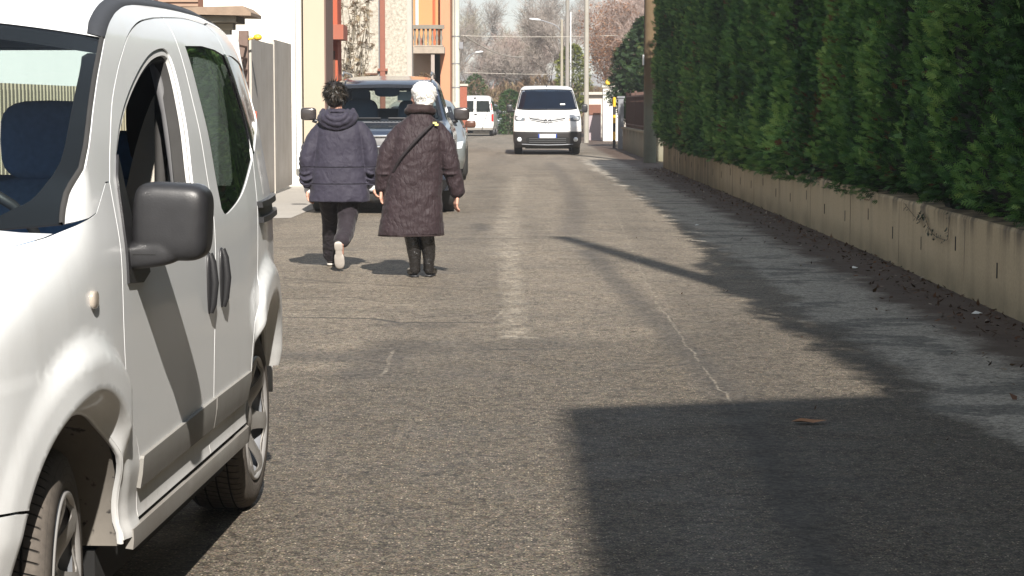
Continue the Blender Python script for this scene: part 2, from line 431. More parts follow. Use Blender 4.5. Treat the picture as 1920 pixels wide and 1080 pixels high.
# ------------------------------------------------------------------ right hand boundary wall and hedge
WX=[(-2.,3.20),(10.,3.22),(13.4,3.26),(16.,3.29),(20.,3.36),(30.,3.38),(47.2,3.38)]
def wx(y): return lerp(WX,y)
def wall_mat(name, c1,c2, moss=.5):
    n=NT(name); x,y,z=n.sep()
    f=n.noise(1.3,6,.6); st=n.noise(1,5,.65,n.scale((3,3.2,.35))); g=n.noise(45,4,.7)
    c=n.mix(f,c1,c2); c=n.mix(n.map(st,.48,.70,0,.30),c,(.16,.13,.09))
    c=n.mix(n.math('MULTIPLY', n.map(z,.0,.28,1,0,True), n.map(f,.3,.7,.2,.8)), c,(.13,.12,.07))
    band=n.math('MULTIPLY', n.map(y,20,25,0,1,True), n.map(y,37,42,1,0,True))
    c=n.mix(n.math('MULTIPLY',n.math('MULTIPLY',band,n.map(st,.3,.6,.35,1)),moss*1.5), c,(.085,.075,.035))
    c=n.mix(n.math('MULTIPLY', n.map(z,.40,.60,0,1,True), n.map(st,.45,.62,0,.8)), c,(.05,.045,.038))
    c=n.mix(n.map(g,.35,.7,0,.22),c,(.08,.07,.06))
    n.bsdf(c,.9,0,n.bump(g,.35,.01),.25); return n.m
M['wall']=wall_mat('stained_concrete_wall',(.44,.345,.215),(.56,.45,.295))
def build_wall():
    root=empty('boundary_wall',(3.3,12,0),label='low stained concrete wall with weep slots below the long dark hedge',cat='wall')
    ys=[-2+.25*i for i in range(198)]; ys=[y for y in ys if y<=47.2]+[47.2]
    vs=[];prof=[(0,-.02),(0,.56),(.012,.585),(.30,.60),(.30,-.02)]
    for y in ys:
        for k,(dx,z) in enumerate(prof): vs.append((wx(y)+dx-3.3+(.006*noise.noise((y*2,z*3,0))), y-12, z+(0.012*noise.noise((y*.8,0,5)) if z>.3 else 0)))
    m=len(prof); fs=[(i*m+k,(i+1)*m+k,(i+1)*m+k+1,i*m+k+1) for i in range(len(ys)-1) for k in range(m-1)]
    fs+= [tuple(range(m)), tuple(reversed(range((len(ys)-1)*m,len(ys)*m)))]
    b=MB(); b.add(vs,fs); b.build('concrete_face',M['wall'],root)
    # weep slots and board joints
    s=MB(); y=11.3; k=0
    while y<46:
        x=wx(y)-3.3; z=.27 if k%3 else .36
        s.box(x-.004,x+.01,y-12,y-12+.02,z-.05,z+.055)
        y+=1.42; k+=1
    s.build('weep_slots',M['dark'],root,kind='stuff')
    j=MB(); y=12.4
    while y<46:
        x=wx(y)-3.3; j.box(x-.002,x+.01,y-12,y-12+.008,.0,.56); y+=2.84
    j.build('joints',simple('joint',(.20,.16,.11),.9),root,kind='stuff')
build_wall()

# foliage sprays ----------------------------------------------------
def np_mesh(name, V, F, mat, parent=None, tint=None, **k):
    """V (n,3) float, F (m,3) int"""
    me=bpy.data.meshes.new(name); nv,nf=len(V),len(F)
    me.vertices.add(nv); me.vertices.foreach_set('co',V.astype(np.float32).ravel())
    me.loops.add(nf*3); me.loops.foreach_set('vertex_index',F.astype(np.int32).ravel())
    me.polygons.add(nf); me.polygons.foreach_set('loop_start',np.arange(0,nf*3,3,dtype=np.int32)); me.polygons.foreach_set('loop_total',np.full(nf,3,dtype=np.int32))
    me.update(calc_edges=True)
    if tint is not None:
        at=me.attributes.new('tint','FLOAT','POINT'); at.data.foreach_set('value',tint.astype(np.float32))
    return link(name,me,mat,parent,False,**k)
def spray_template():
    """a feathery flat cypress spray about 1 unit long, growing along +y, in the x-y plane"""
    T=[]
    def leaf(px,py,ang,L,w,dz=0):
        d=np.array([math.sin(ang),math.cos(ang)]); nrm=np.array([d[1],-d[0]]); p=np.array([px,py])
        a=p-nrm*w*.5; b=p+nrm*w*.5; m1=p+d*L*.5+nrm*w*.75; m2=p+d*L*.5-nrm*w*.75; c=p+d*L
        T.extend([[*a,0],[*b,0],[*m1,dz*.5],[*a,0],[*m1,dz*.5],[*m2,dz*.5],[*m2,dz*.5],[*m1,dz*.5],[*c,dz]])
    leaf(0,0,0,1.0,.07)
    for t,L,s in ((.12,.45,1),(.2,.5,-1),(.35,.45,1),(.45,.4,-1),(.6,.32,1),(.7,.26,-1)):
        leaf(0,t,s*.75,L,.075,-.08)
    return np.array(T,dtype=float)
SPR=spray_template()
def sprays(P, D, N, S, T, tmpl=SPR):
    """place the template: P origins, D growth directions, N normals hint, S sizes, T tints"""
    D=D/np.linalg.norm(D,axis=1,keepdims=True); Xa=np.cross(D,N); Xa/= (np.linalg.norm(Xa,axis=1,keepdims=True)+1e-9); Za=np.cross(Xa,D)
    V=P[:,None,:]+S[:,None,None]*(tmpl[None,:,0:1]*Xa[:,None,:]+tmpl[None,:,1:2]*D[:,None,:]+tmpl[None,:,2:3]*Za[:,None,:])
    n,m,_=V.shape; V=V.reshape(-1,3); F=np.arange(n*m).reshape(-1,3)
    return V,F,np.repeat(T,m)
def leaf_mat(name, stops, rough=.6, transl=.25):
    n=NT(name); a=n.n('ShaderNodeAttribute',attribute_name='tint')
    c=n.ramp(a.outputs['Fac'],stops)
    f=n.noise(1.1,3); c=n.mix(n.map(f,.35,.7,0,.35),c,n.mix(.6,c,(.05,.06,.01)))
    b=n.bsdf(c,rough,0,None,.3)
    tl=n.n('ShaderNodeBsdfTranslucent'); n.put(tl.inputs[0],c)
    mx=n.n('ShaderNodeMixShader'); mx.inputs[0].default_value=transl
    n.t.links.new(b.outputs[0],mx.inputs[1]); n.t.links.new(tl.outputs[0],mx.inputs[2]); n.t.links.new(mx.outputs[0],n.out.inputs[0])
    return n.m
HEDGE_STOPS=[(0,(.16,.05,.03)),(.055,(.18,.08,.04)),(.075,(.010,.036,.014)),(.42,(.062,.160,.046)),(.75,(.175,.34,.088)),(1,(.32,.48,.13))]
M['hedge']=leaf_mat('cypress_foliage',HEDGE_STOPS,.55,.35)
HB=8.5
def hface(y,z):
    """how far the hedge face stands out from the wall line, towards the road (negative x)"""
    plume = noise.noise((y*1.25, z*.22, 1.))*.14 + noise.noise((y*2.6, z*1.5, 4.))*.15 + noise.noise((y*5.5,z*4.,8.))*.11
    low = -.05 + .17*smooth01(z,.50,.95) + .08*smooth01(y,20,25)*(1-smooth01(y,40,44))*(1-smooth01(z,.8,1.4))
    gap = -.16*smooth01(noise.noise((y*.8,z*.9,9.)),.32,.55)
    return low+plume+gap
def htop(y): return 5.45+.55*smooth01(y,4.5,6.5)*smooth01(12,y,y+1)*0+.75*smooth01(y,5,7)*(1-smooth01(y,10.5,13))+.22*noise.noise((y*1.3,0,2.))+.12*noise.noise((y*4.1,0,7.))
def build_hedge():
    root=empty('hedge',(3.6,12,0),label='tall dark green clipped conifer hedge growing above the long low wall',cat='hedge')
    P=[];D=[];N=[];S=[];T=[]
    y=-1.6
    while y<47.5:
        # number of sprays per running metre, more where the camera looks closely
        vis = y>10.5
        dy=.05
        ztop=htop(y)
        vz = (CAMH+198/CF*(y+.5)+.5) if vis else .0
        n1 = int((min(vz,ztop)-.5)*(820 if y<24 else 520)*dy) if vis else 0
        n2 = int((ztop-(vz if vis else .5))*220*dy+.5)
        for k in range(n1+n2):
            z = .50+random.random()*(min(vz,ztop)-.5) if k<n1 else (vz if vis else .5)+random.random()*max(.1,ztop-(vz if vis else .5))
            yy=y+random.random()*dy; f=hface(yy,z); dep=random.random()**1.7*.16
            if z<.64 and (yy<19 or random.random()<.35): continue
            x=wx(yy)-f+dep
            P.append((x,yy,z)); side=random.gauss(0,.55)
            up = 1.0 if z>.8 else .15
            D.append((-1.0+random.gauss(0,.4), side, up*random.uniform(.1,1.3)-(.35 if random.random()<.25 else 0)))
            N.append((random.gauss(-.4,.6),random.gauss(0,.6),random.gauss(.8,.5)))
            sz=random.uniform(.050,.105)*(1.0 if k<n1 and y<24 else 1.35)*(1.0 if k<n1 else 1.3)
            S.append(sz)
            t=.52+.45*noise.noise((yy*1.1,z*.9,3.))+.35*noise.noise((yy*2.9,z*.45,40.))+random.gauss(0,.16)-2.2*dep+1.1*(f-.12)  # young tips paler; recess shade painted into the deeper tints
            t=max(.09,min(1,t))
            if noise.noise((yy*1.3,z*.5,20.))>.50 and random.random()<.35: t=random.random()*.06
            elif random.random()<.006: t=.03
            T.append(t)
        y+=dy
    # sprays along the top and the two ends
    for _ in range(9000):
        yy=random.uniform(-1.6,47.5); x=wx(yy)+random.uniform(-.1,1.2); z=htop(yy)+random.uniform(-.08,.12)*1.0
        P.append((x,yy,z)); D.append((random.gauss(-.3,.5),random.gauss(0,.5),1)); N.append((random.gauss(0,1),random.gauss(0,1),.2)); S.append(random.uniform(.1,.26)); T.append(random.uniform(.2,.9))
    for _ in range(3000):
        yy=47.5+random.uniform(-.05,.12); z=random.uniform(.55,4.5); P.append((wx(47)+random.uniform(-.1,1.1),yy,z)); D.append((random.gauss(-.1,.5),1,random.random())); N.append((random.gauss(0,1),0,1)); S.append(random.uniform(.08,.15)); T.append(random.uniform(.2,.8))
    for _ in range(3000):
        yy=-1.6-random.uniform(-.05,.12); z=random.uniform(.55,4.5); P.append((wx(0)+random.uniform(-.1,1.1),yy,z)); D.append((random.gauss(-.1,.5),-1,random.random())); N.append((random.gauss(0,1),0,1)); S.append(random.uniform(.1,.18)); T.append(random.uniform(.2,.8))
    # twigs hanging down over the wall top
    for _ in range(380):
        yy=19+28*random.random()**.8; x=wx(yy)-random.uniform(0.0,.13); z=random.uniform(.46,.64)+.06*noise.noise((yy,0,0))
        if noise.noise((yy*1.1,0,30.))<-.1: continue
        P.append((x,yy,z+.06)); D.append((-.5,random.gauss(0,.6),-random.random())); N.append((random.gauss(0,1),random.gauss(0,1),.3)); S.append(random.uniform(.06,.12)); T.append(random.uniform(.1,.6))
    V,F,TT=sprays(np.array(P),np.array(D),np.array(N),np.array(S),np.array(T))
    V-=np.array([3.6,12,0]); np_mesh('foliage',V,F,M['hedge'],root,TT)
    # solid near-black core added inside the hedge to block light
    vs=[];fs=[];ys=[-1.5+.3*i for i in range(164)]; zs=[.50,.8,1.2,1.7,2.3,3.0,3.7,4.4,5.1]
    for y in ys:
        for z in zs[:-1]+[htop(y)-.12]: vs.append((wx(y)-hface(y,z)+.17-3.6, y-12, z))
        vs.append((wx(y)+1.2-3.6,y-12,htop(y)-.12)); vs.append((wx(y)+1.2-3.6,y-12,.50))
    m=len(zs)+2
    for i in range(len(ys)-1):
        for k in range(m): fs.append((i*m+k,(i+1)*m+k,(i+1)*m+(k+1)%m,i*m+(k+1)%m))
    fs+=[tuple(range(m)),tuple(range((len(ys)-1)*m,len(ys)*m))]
    b=MB(); b.add(vs,fs); b.build('blocking_core',simple('hedge_inside',(.006,.009,.005),1.0,var=.5,scale=9),root)
build_hedge()
# ivy runner trailing down the face of the wall
def ivy():
    a=gp(1668,380,.56); b=gp(1750,424,.36)
    y0,y1=15.1,17.6
    P=[];D=[];N=[];S=[];T=[]; pts=[]
    path=[(17.7,.56),(17.35,.50),(17.0,.46),(16.8,.52),(16.6,.44),(16.35,.38),(16.1,.37),(15.8,.375),(15.75,.44),(15.72,.55)]
    for y,z in crv(path,6):
        x=wx(y)-.02; pts.append((x,y,z))
        for _ in range(random.choice((1,2,3,5)) if 16.3<y<17.1 else random.choice((0,1,2))):
            P.append((x-.01,y+random.gauss(0,.03),z+random.gauss(0,.02))); D.append((-.4,random.gauss(0,1),random.gauss(-.3,.6))); N.append((-1,0,.3)); S.append(random.uniform(.012,.034)); T.append(random.uniform(.1,.4))
    root=empty('ivy',(3.27,16,.4),label='thin dark ivy runner looping down over the near wall face',cat='plant')
    b=MB(); b.tube([(p[0]-3.27,p[1]-16,p[2]-.4) for p in pts],.0022,5); b.build('stem',simple('ivy_stem',(.04,.025,.015),.9),root)
    tm=np.array([[-.5,.2,0],[.5,.2,0],[0,1.1,0],[-.5,.2,0],[0,-.1,0],[.5,.2,0]],float)
    V,F,TT=sprays(np.array(P),np.array(D),np.array(N),np.array(S),np.array(T),tm); V-=np.array([3.27,16,.4]); np_mesh('leaves',V,F,leaf_mat('ivy_leaf',[(0,(.012,.02,.010)),(1,(.04,.07,.03))]),root,TT)
ivy()

# ------------------------------------------------------------------ house that throws the square shadow (right of and behind the camera)
def plaster(name,c,var=.06,stain=.25,scale=.9,rough=.9):
    n=NT(name); f=n.noise(scale,6,.6); st=n.noise(1,5,.65,n.scale((2.2,2.2,.25))); g=n.noise(60,3,.7)
    k=n.mix(f,tuple(x*(1-var) for x in c),tuple(min(.95,x*(1+var)) for x in c))
    k=n.mix(n.map(st,.5,.75,0,stain),k,tuple(x*.55 for x in c))
    n.bsdf(k,rough,0,n.bump(g,.25,.008),.25); return n.m
M['roof_tile']=simple('roof_tile',(.32,.13,.08),.85,var=.3,scale=6,bump=.5,bscale=20)
M['wood_brown']=simple('brown_wood',(.11,.045,.025),.7,var=.3,scale=12)
def window(root, x, y, z, w, h, face, shut=None):
    """window with frame, glass and sill on a wall; face: 'front' = towards -y, 'left' = towards -x"""
    f=MB(); t=.06
    def bx(b,a0,a1,d0,d1,z0,z1):
        if face=='front': b.box(x+a0,x+a1,y+d0,y+d1,z+z0,z+z1)
        else: b.box(x+d0,x+d1,y+a0,y+a1,z+z0,z+z1)
    for a0,a1,z0,z1 in ((-w/2,-w/2+t,0,h),(w/2-t,w/2,0,h),(-w/2+t,w/2-t,0,t),(-w/2+t,w/2-t,h-t,h),(-.03,.03,t,h-t)): bx(f,a0,a1,-.05,.01,z0,z1)
    fr=f.build('window',M['wood_brown'],root)
    g=MB(); bx(g,-w/2+t,w/2-t,-.022,-.012,t,h-t); g.build('pane',M['black_gloss'],fr)
    s=MB(); bx(s,-w/2-.08,w/2+.08,-.12,.0,-.07,-.002); s.build('sill',M['stone'],fr)
M['stone']=simple('pale_stone',(.45,.42,.37),.85,var=.2,scale=5,bump=.3)
def house_right():
    root=empty('apartment_house',(3.6,-3.5,0),label='tall plastered house with pitched roof standing beyond the near end of the hedge',cat='house')
    ex,ey,eh=2.66,-3.37,10.66; rise=.2263; rx=7.2
    b=MB(); b.box(0,7.2,-24,.0-.45,0,10.45)
    # gable top
    b.add([(0,-.45,10.45),(7.2,-.45,10.45),(3.6,-.45,11.3),(0,-24,10.45),(7.2,-24,10.45),(3.6,-24,11.3)],[(0,1,2),(5,4,3)])
    b.build('wall',plaster('ochre_plaster',(.55,.42,.26)),root)
    def P(x,y,z): return (x-3.6,y+3.5,z)
    xr=7.2; hr=eh+rise*(xr-ex); xe=2*xr-ex
    rf=MB()
    for dz in (0,):
        v=[P(ex,ey,eh),P(xr,ey,hr),P(xe,ey,eh),P(ex,-28.2,eh),P(xr,-28.2,hr),P(xe,-28.2,eh)]
        v+=[(a,b_,c-.18) for a,b_,c in v]
        rf.add(v,[(0,1,4,3),(1,2,5,4),(6,9,10,7),(7,10,11,8),(0,6,7,1),(1,7,8,2),(3,4,10,9),(4,5,11,10),(0,3,9,6),(2,8,11,5)])
    rf.build('roof',M['roof_tile'],root)
    for yy in (-4,-9,-14,-19):
        for z in (1.0,4.2,7.4): window(root,0,yy,z,1.1,1.5,'left')
    for z in (1.0,4.2,7.4): window(root,2.2,-.0,z,1.1,1.5,'front') if False else None
house_right()
# street pole beside the wall near the camera, its shadow crosses the road
def pole(name,x,y,h,r0,r1,mat,label,cat='pole',extra=None,group=None):
    root=empty(name,(x,y,0),label=label,cat=cat,group=group)
    b=MB(); n=12; b.tube([(0,0,-.02),(0,0,h*.33),(0,0,h*.66),(0,0,h)],[r0,r0+(r1-r0)*.33,r0+(r1-r0)*.66,r1],16)
    b.build('shaft',mat,root)
    if extra: extra(root)
    return root
def concrete(name,c=(.36,.33,.28),lich=.5):
    n=NT(name); f=n.noise(3,6,.65); st=n.noise(1,4,.6,n.scale((8,8,.8)))
    k=n.mix(f,tuple(x*.75 for x in c),tuple(x*1.15 for x in c)); k=n.mix(n.map(st,.5,.7,0,lich),k,(.16,.17,.10))
    n.bsdf(k,.9,0,n.bump(n.noise(50,3),.3,.01),.2); return n.m
M['concrete_pole']=concrete('concrete_pole')
M['metal_grey']=simple('grey_metal',(.22,.23,.25),.5,.3,var=.2)
M['white_metal']=simple('white_metal',(.7,.71,.72),.4,.1,var=.08)
M['yellow']=simple('yellow_plastic',(.75,.45,.03),.4,var=.1)
pole('utility_pole',3.48,6.5,12.9,.16,.12,M['concrete_pole'],'concrete utility pole rising behind the near part of the hedge')
def hedge_pole_extra(root):
    b=MB(); b.box(-.19,-.155,-.10,.04,2.35,2.60); b.build('junction_box',M['white_metal'],root)
    c=MB(); c.tube([(-.13,.06,0.1),(-.135,.06,3.0),(-.12,.06,7.5)],.018,8); c.build('cable',M['black_plastic'],root)
n=NT('weathered_pole'); z_=n.sep()[2]; f_=n.noise(4,6,.65)
k_=n.mix(f_,(.10,.105,.08),(.19,.195,.15)); k_=n.mix(n.math('MULTIPLY',n.map(n.math('ADD',z_,n.math('MULTIPLY',f_,.5)),1.3,2.3,0,1,True),.85),k_,n.mix(f_,(.085,.052,.026),(.15,.098,.05)))
n.bsdf(k_,.9,0,n.bump(n.noise(40,3),.4,.01),.2); M['weathered_pole']=n.m
pole('utility_pole',3.33,51.0,8.2,.155,.12,M['weathered_pole'],'thick weathered pole standing at the far end of the hedge',extra=hedge_pole_extra)

# ------------------------------------------------------------------ far right side: wall with rusty fence, gate posts, pillars
def rusty_fence_wall():
    root=empty('garden_wall',(3.62,59,0),label='low mossy concrete wall just past the thick pole, carrying a rusty fence',cat='wall')
    b=MB(); b.box(-.12,.14,-6.6,7.8,0,.66); b.build('concrete_base',wall_mat('mossy_concrete',(.20,.19,.14),(.30,.28,.21),.2),root)
    n=MB(); n.box(-.16,.18,-6.65,7.85,.66,.71); n.build('coping',concrete('coping',(.30,.27,.2)),root)
    fr=empty('iron_fence',(3.62,59,.71),label='rusty brown iron fence of thin bars on the mossy low wall',cat='fence')
    rails=MB(); rails.box(-.02,.02,-6.5,7.7,.08,.12); rails.box(-.02,.02,-6.5,7.7,.92,.97); rails.build('rail',simple('rust',(.10,.055,.042),.8,var=.3,scale=20),fr)
    bars=MB(); y=-6.4
    while y<7.7: bars.box(-.011,.011,y,y+.022,0,1.05); y+=.13
    bars.build('bars',bpy.data.materials['rust'],fr)
    pst=MB()
    for y in (-6.5,-1.8,2.9,7.6):
        pst=MB(); pst.box(-.035,.035,y-.035,y+.035,0,1.1); pst.build('post',bpy.data.materials['rust'],fr)
    pn=MB(); pn.box(.03,.05,-6.4,7.6,.1,.95); pn.build('reed_screen',simple('reed',(.17,.115,.09),.9,var=.4,scale=25),fr)
rusty_fence_wall()
def gate_post():
    root=empty('gate_post',(3.48,67.6,0),label='grey steel gate post between the rusty fence and the striped post',cat='gate post')
    b=MB(); b.box(-.09,.09,-.09,.09,0,1.62); b.build('shaft',M['metal_grey'],root,bevel=.01)
    c=MB(); c.box(-.12,.12,-.12,.12,1.62,1.68); c.build('cap',M['metal_grey'],root)
gate_post()
def striped():
    root=empty('warning_post',(3.32,68.6,0),label='slim yellow and black striped post at the road edge',cat='post')
    ms=[M['yellow'],simple('stripe_black',(.02,.02,.02),.5)]
    for i in range(6):
        b=MB(); b.tube([(0,0,.27*i),(0,0,.27*i+.27)],.05,12); b.build('band',ms[(i+1)%2] if i else ms[1],root)
    c=MB(); c.sell((0,0,1.62),(.05,.05,.03)); c.build('cap',ms[0],root)
striped()
def pillar_white():
    root=empty('gate_pillar',(3.84,82.4,0),label='tall white gate pillar with a small yellow lamp on top',cat='pillar')
    b=MB(); b.box(-.30,.32,-.3,.4,0,2.08); b.build('shaft',plaster('white_plaster_pillar',(.78,.76,.70)),root,bevel=.01)
    c=MB(); c.box(-.36,.38,-.36,.46,2.08,2.16); c.build('cap',M['stone'],root)
    l=MB(); l.lathe([(.07,0),(.085,.05),(.08,.16),(.03,.22),(0,.225)],'z',14,(-.12,0,2.16)); l.build('lamp',M['yellow'],root)
pillar_white()
def low_wall():
    root=empty('garden_wall',(3.2,84.2,0),label='mauve plastered low wall with brown brick top, left of the white pillar',cat='wall')
    b=MB(); b.box(-.32,.34,0,.25,0,1.02); b.build('plaster_face',plaster('mauve_plaster',(.36,.30,.31)),root)
    c=MB(); c.box(-.36,.34,-.04,.29,1.02,1.42); c.build('brick_top',simple('brown_brick',(.17,.075,.05),.9,var=.3,scale=15,bump=.4),root)
low_wall()
def shed():
    root=empty('garage',(5.2,92,0),label='pale plastered garage seen over the mauve wall',cat='garage')
    b=MB(); b.box(-1.9,2.6,0,4,0,1.85); b.build('wall',plaster('cream_plaster_garage',(.55,.50,.44)),root)
    r=MB(); r.box(-2.1,2.8,-.2,4.2,1.85,1.97); r.build('roof',M['stone'],root)
shed()

# ------------------------------------------------------------------ left side, near to far
def slat_fence():
    root=empty('slat_fence',(-3.85,16,0),label='cream vertical slat fence seen through the windows of the near car',cat='fence')
    b=MB(); y=-9.0
    while y<9.2: b.box(-.012,.012,y,y+.065,.32,1.55); y+=.125
    b.build('slats',simple('cream_slat',(.62,.50,.33),.7,var=.15,scale=3),root,kind='stuff')
    r=MB(); r.box(-.05,-.014,-9,9.3,.5,.58); r.box(-.05,-.014,-9,9.3,1.36,1.42); r.build('rail',M['wood_brown'],root)
    w=MB(); w.box(-.12,.08,-9,9.3,0,.31); w.build('plinth',concrete('plinth',(.35,.33,.3)),root)
slat_fence()
def canopy_gate():
    root=empty('entrance_canopy',(-3.66,27.0,0),label='small entrance canopy with tiled slab on a stone pillar behind the near car',cat='canopy')
    b=MB(); b.box(-.085,.085,-.085,.085,0,2.42); b.build('pillar',M['stone'],root,bevel=.008)
    c=MB(); c.box(-.13,.13,-.13,.13,2.34,2.42); c.build('capital',M['stone'],root,bevel=.01)
    d=MB(); d.box(-.50,.20,-.4,.5,2.425,2.50); d.build('beam',simple('grey_stone',(.3,.27,.22),.9,var=.3),root)
    e=MB(); e.add([(-.60,-.5,2.52),(.40,-.5,2.50),(.40,.6,2.50),(-.60,.6,2.52),(-.60,-.5,2.60),(.30,-.5,2.62),(.40,-.5,2.54),(-.60,.6,2.60),(.30,.6,2.62),(.40,.6,2.54)],
      [(0,3,2,1),(0,1,6,5,4),(3,7,8,9,2),(4,5,8,7),(5,6,9,8),(1,2,9,6),(0,4,7,3)])
    e.build('tiled_slab',simple('slab_tile',(.26,.19,.14),.9,var=.3,scale=8,bump=.4),root)
    f=MB(); f.box(-.60,-.42,-.085,.085,0,2.42); f.build('pillar',M['stone'],root)
canopy_gate()
M['grey_boards']=None
def board_mat():
    n=NT('grey_boards'); f=n.noise(1,5,.65,n.scale((1,9,.6))); g=n.noise(2,5,.6); x,y,z=n.sep()
    k=n.mix(f,(.40,.375,.34),(.50,.465,.43)); k=n.mix(n.map(g,.4,.7,0,.4),k,(.30,.26,.22)); k=n.mix(n.map(z,0,.4,.5,0,True),k,(.15,.13,.11))
    n.bsdf(k,.9,0,n.bump(f,.4,.01),.2); return n.m
M['grey_boards']=board_mat()
def board_gate():
    root=empty('driveway_gate',(-3.70,32.4,0),label='weathered grey board gate between a brown post and the white house',cat='gate')
    for (y0,y1,h) in ((-2.55,.28,2.32),(.34,2.95,2.40)):
        b=MB(); y=y0; k=0
        while y<y1-.05:
            e=min(y+.235,y1); b.box(-.03,.02,y,e-(.0006 if k%4 else .004),.06,h); y+=.235; k+=1
        b.build('board_panel',M['grey_boards'],root)
    for y in (-2.6,.285):
        fr=MB(); fr.box(-.035,.035,y,y+.05,.02,2.36); fr.build('frame_post',M['stone'],root)
    hd=MB(); hd.box(.03,.07,-2.35,-2.28,1.15,1.30); hd.build('handle',simple('red_handle',(.45,.12,.08),.5),root)
    pr=empty('gate_post',(-3.74,29.6,0),label='dark brown timber post with a yellow lamp beside the grey board gate',cat='gate post')
    p=MB(); p.box(-.07,.06,-.06,.06,0,2.42); p.build('shaft',simple('dark_timber',(.16,.11,.09),.85,var=.3,scale=20),pr,bevel=.006)
    l=MB(); l.tube([(.06,0,2.30),(.14,0,2.32)],.015,6); l.sell((.19,0,2.33),(.060,.060,.045),.9); l.build('lamp',M['yellow'],pr)
    br=empty('ladder_fence',(-3.70,28.3,0),label='open brown horizontal bars between the canopy pillar and the brown post',cat='fence')
    q=MB()
    for z in (.5,.8,1.1,1.4,1.7,1.87,2.03,2.19): q.box(-.015,.015,-1.15,1.22,z-.012,z+.012)
    q.build('bars',M['wood_brown'],br)
board_gate()
def white_house():
    root=empty('white_house',(-3.6,36.2,0),label='big bright white house behind the grey board gate',cat='house')
    m=plaster('white_plaster',(.80,.77,.70),.04,.08)
    b=MB(); b.box(-11,.0,0,5.5,0,7.2); b.build('wall',m,root)
    r=MB(); r.box(-11.6,.5,-.5,6,7.2,7.4); r.build('eaves',M['roof_tile'],root)
    sh=MB(); f=MB()
    f.box(-2.5,-1.66,-.06,.0,3.0,4.6); fr=f.build('shutter_frame',M['wood_brown'],root)
    z=3.06
    while z<4.5: sh.box(-2.42,-1.74,-.085,-.058,z,z+.045); z+=.075
    sh.build('shutter_slats',simple('shutter_wood',(.30,.20,.14),.7,var=.2),fr)
    window(root,-5.5,0,2.9,1.2,1.5,'front')
    pr=empty('cream_house',(-3.2,37.4,0),label='narrow cream house front projecting beside the white house',cat='house')
    b=MB(); b.box(-.36,.0,-1.25,.3,0,7.0); b.build('wall',plaster('cream_plaster',(.43,.365,.28),.05,.12),pr)
    p=MB(); p.box(.003,.02,-1.2,.3,0,6.9); p.build('shaded_side',plaster('cream_shade_plaster',(.20,.13,.11)),pr)  # shadow side of the cream house, its shade put into a brown colour
    d=MB(); d.tube([(-.44,-1.31,.3),(-.44,-1.31,6.9)],.045,10); d.build('downpipe',M['white_metal'],pr)
    t=MB(); t.tube([(-.39,-1.27,.45),(-.39,-1.42,.45),(-.39,-1.42,.36)],.018,6); t.tube([(-.44,-1.37,.47),(-.34,-1.37,.47)],.012,6); t.build('garden_tap',M['metal_grey'],pr)
white_house()
def red_house():
    root=empty('red_house',(-3.58,43.5,0),label='narrow red plastered house with a projecting concrete balcony edge',cat='house')
    b=MB(); b.box(-6,.0,0,1.0,0,7.4); b.build('wall',plaster('red_plaster',(.40,.10,.055),.1,.3),root)
    s=MB(); s.box(-.6,.16,-.5,.6,2.72,3.02); s.build('balcony_edge',plaster('red_concrete',(.34,.12,.08)),root)
    d=MB(); d.box(-.42,-.05,-.012,.0,.0,2.5); d.build('door',M['wood_brown'],root)
red_house()
def pebble_house():
    n=NT('pebbledash'); f=n.noise(14,4,.7); g=n.noise(55,3,.7); b1=n.noise(.8,5,.6)
    k=n.mix(b1,(.48,.44,.37),(.62,.58,.50)); k=n.mix(n.map(f,.42,.62,0,.55),k,(.20,.175,.14)); n.bsdf(k,.95,0,n.bump(n.math('ADD',f,g),.8,.03),.2)
    root=empty('pebbledash_house',(-2.4,50.5,0),label='speckled pebbledash house with a brown downpipe behind the dark off-roader',cat='house')
    b=MB(); b.box(-8,-.0,0,1.0,0,8); b.build('wall',n.m,root)
    q=MB(); q.box(-.10,.012,-.012,.3,0,8); q.build('quoin',simple('grey_quoin',(.42,.38,.34),.9,var=.2,scale=4),root)
    p=MB(); p.box(-.74,-.62,-.09,-.0,0,7.8); p.box(-.80,-.56,-.10,-.001,2.2,2.26); p.build('downpipe',simple('brown_pipe',(.23,.085,.055),.5,var=.15),root)
    s=MB(); s.box(-1.25,-.80,-.08,-.0,2.11,2.15); s.build('ledge',M['wood_brown'],root)
    t=MB(); t.box(-.775,-.755,-.03,0,2.1,8); t.build('cable',M['metal_grey'],root)
    r=MB(); r.box(-8.5,.3,-.4,1.4,8,8.2); r.build('eaves',M['roof_tile'],root)
pebble_house()
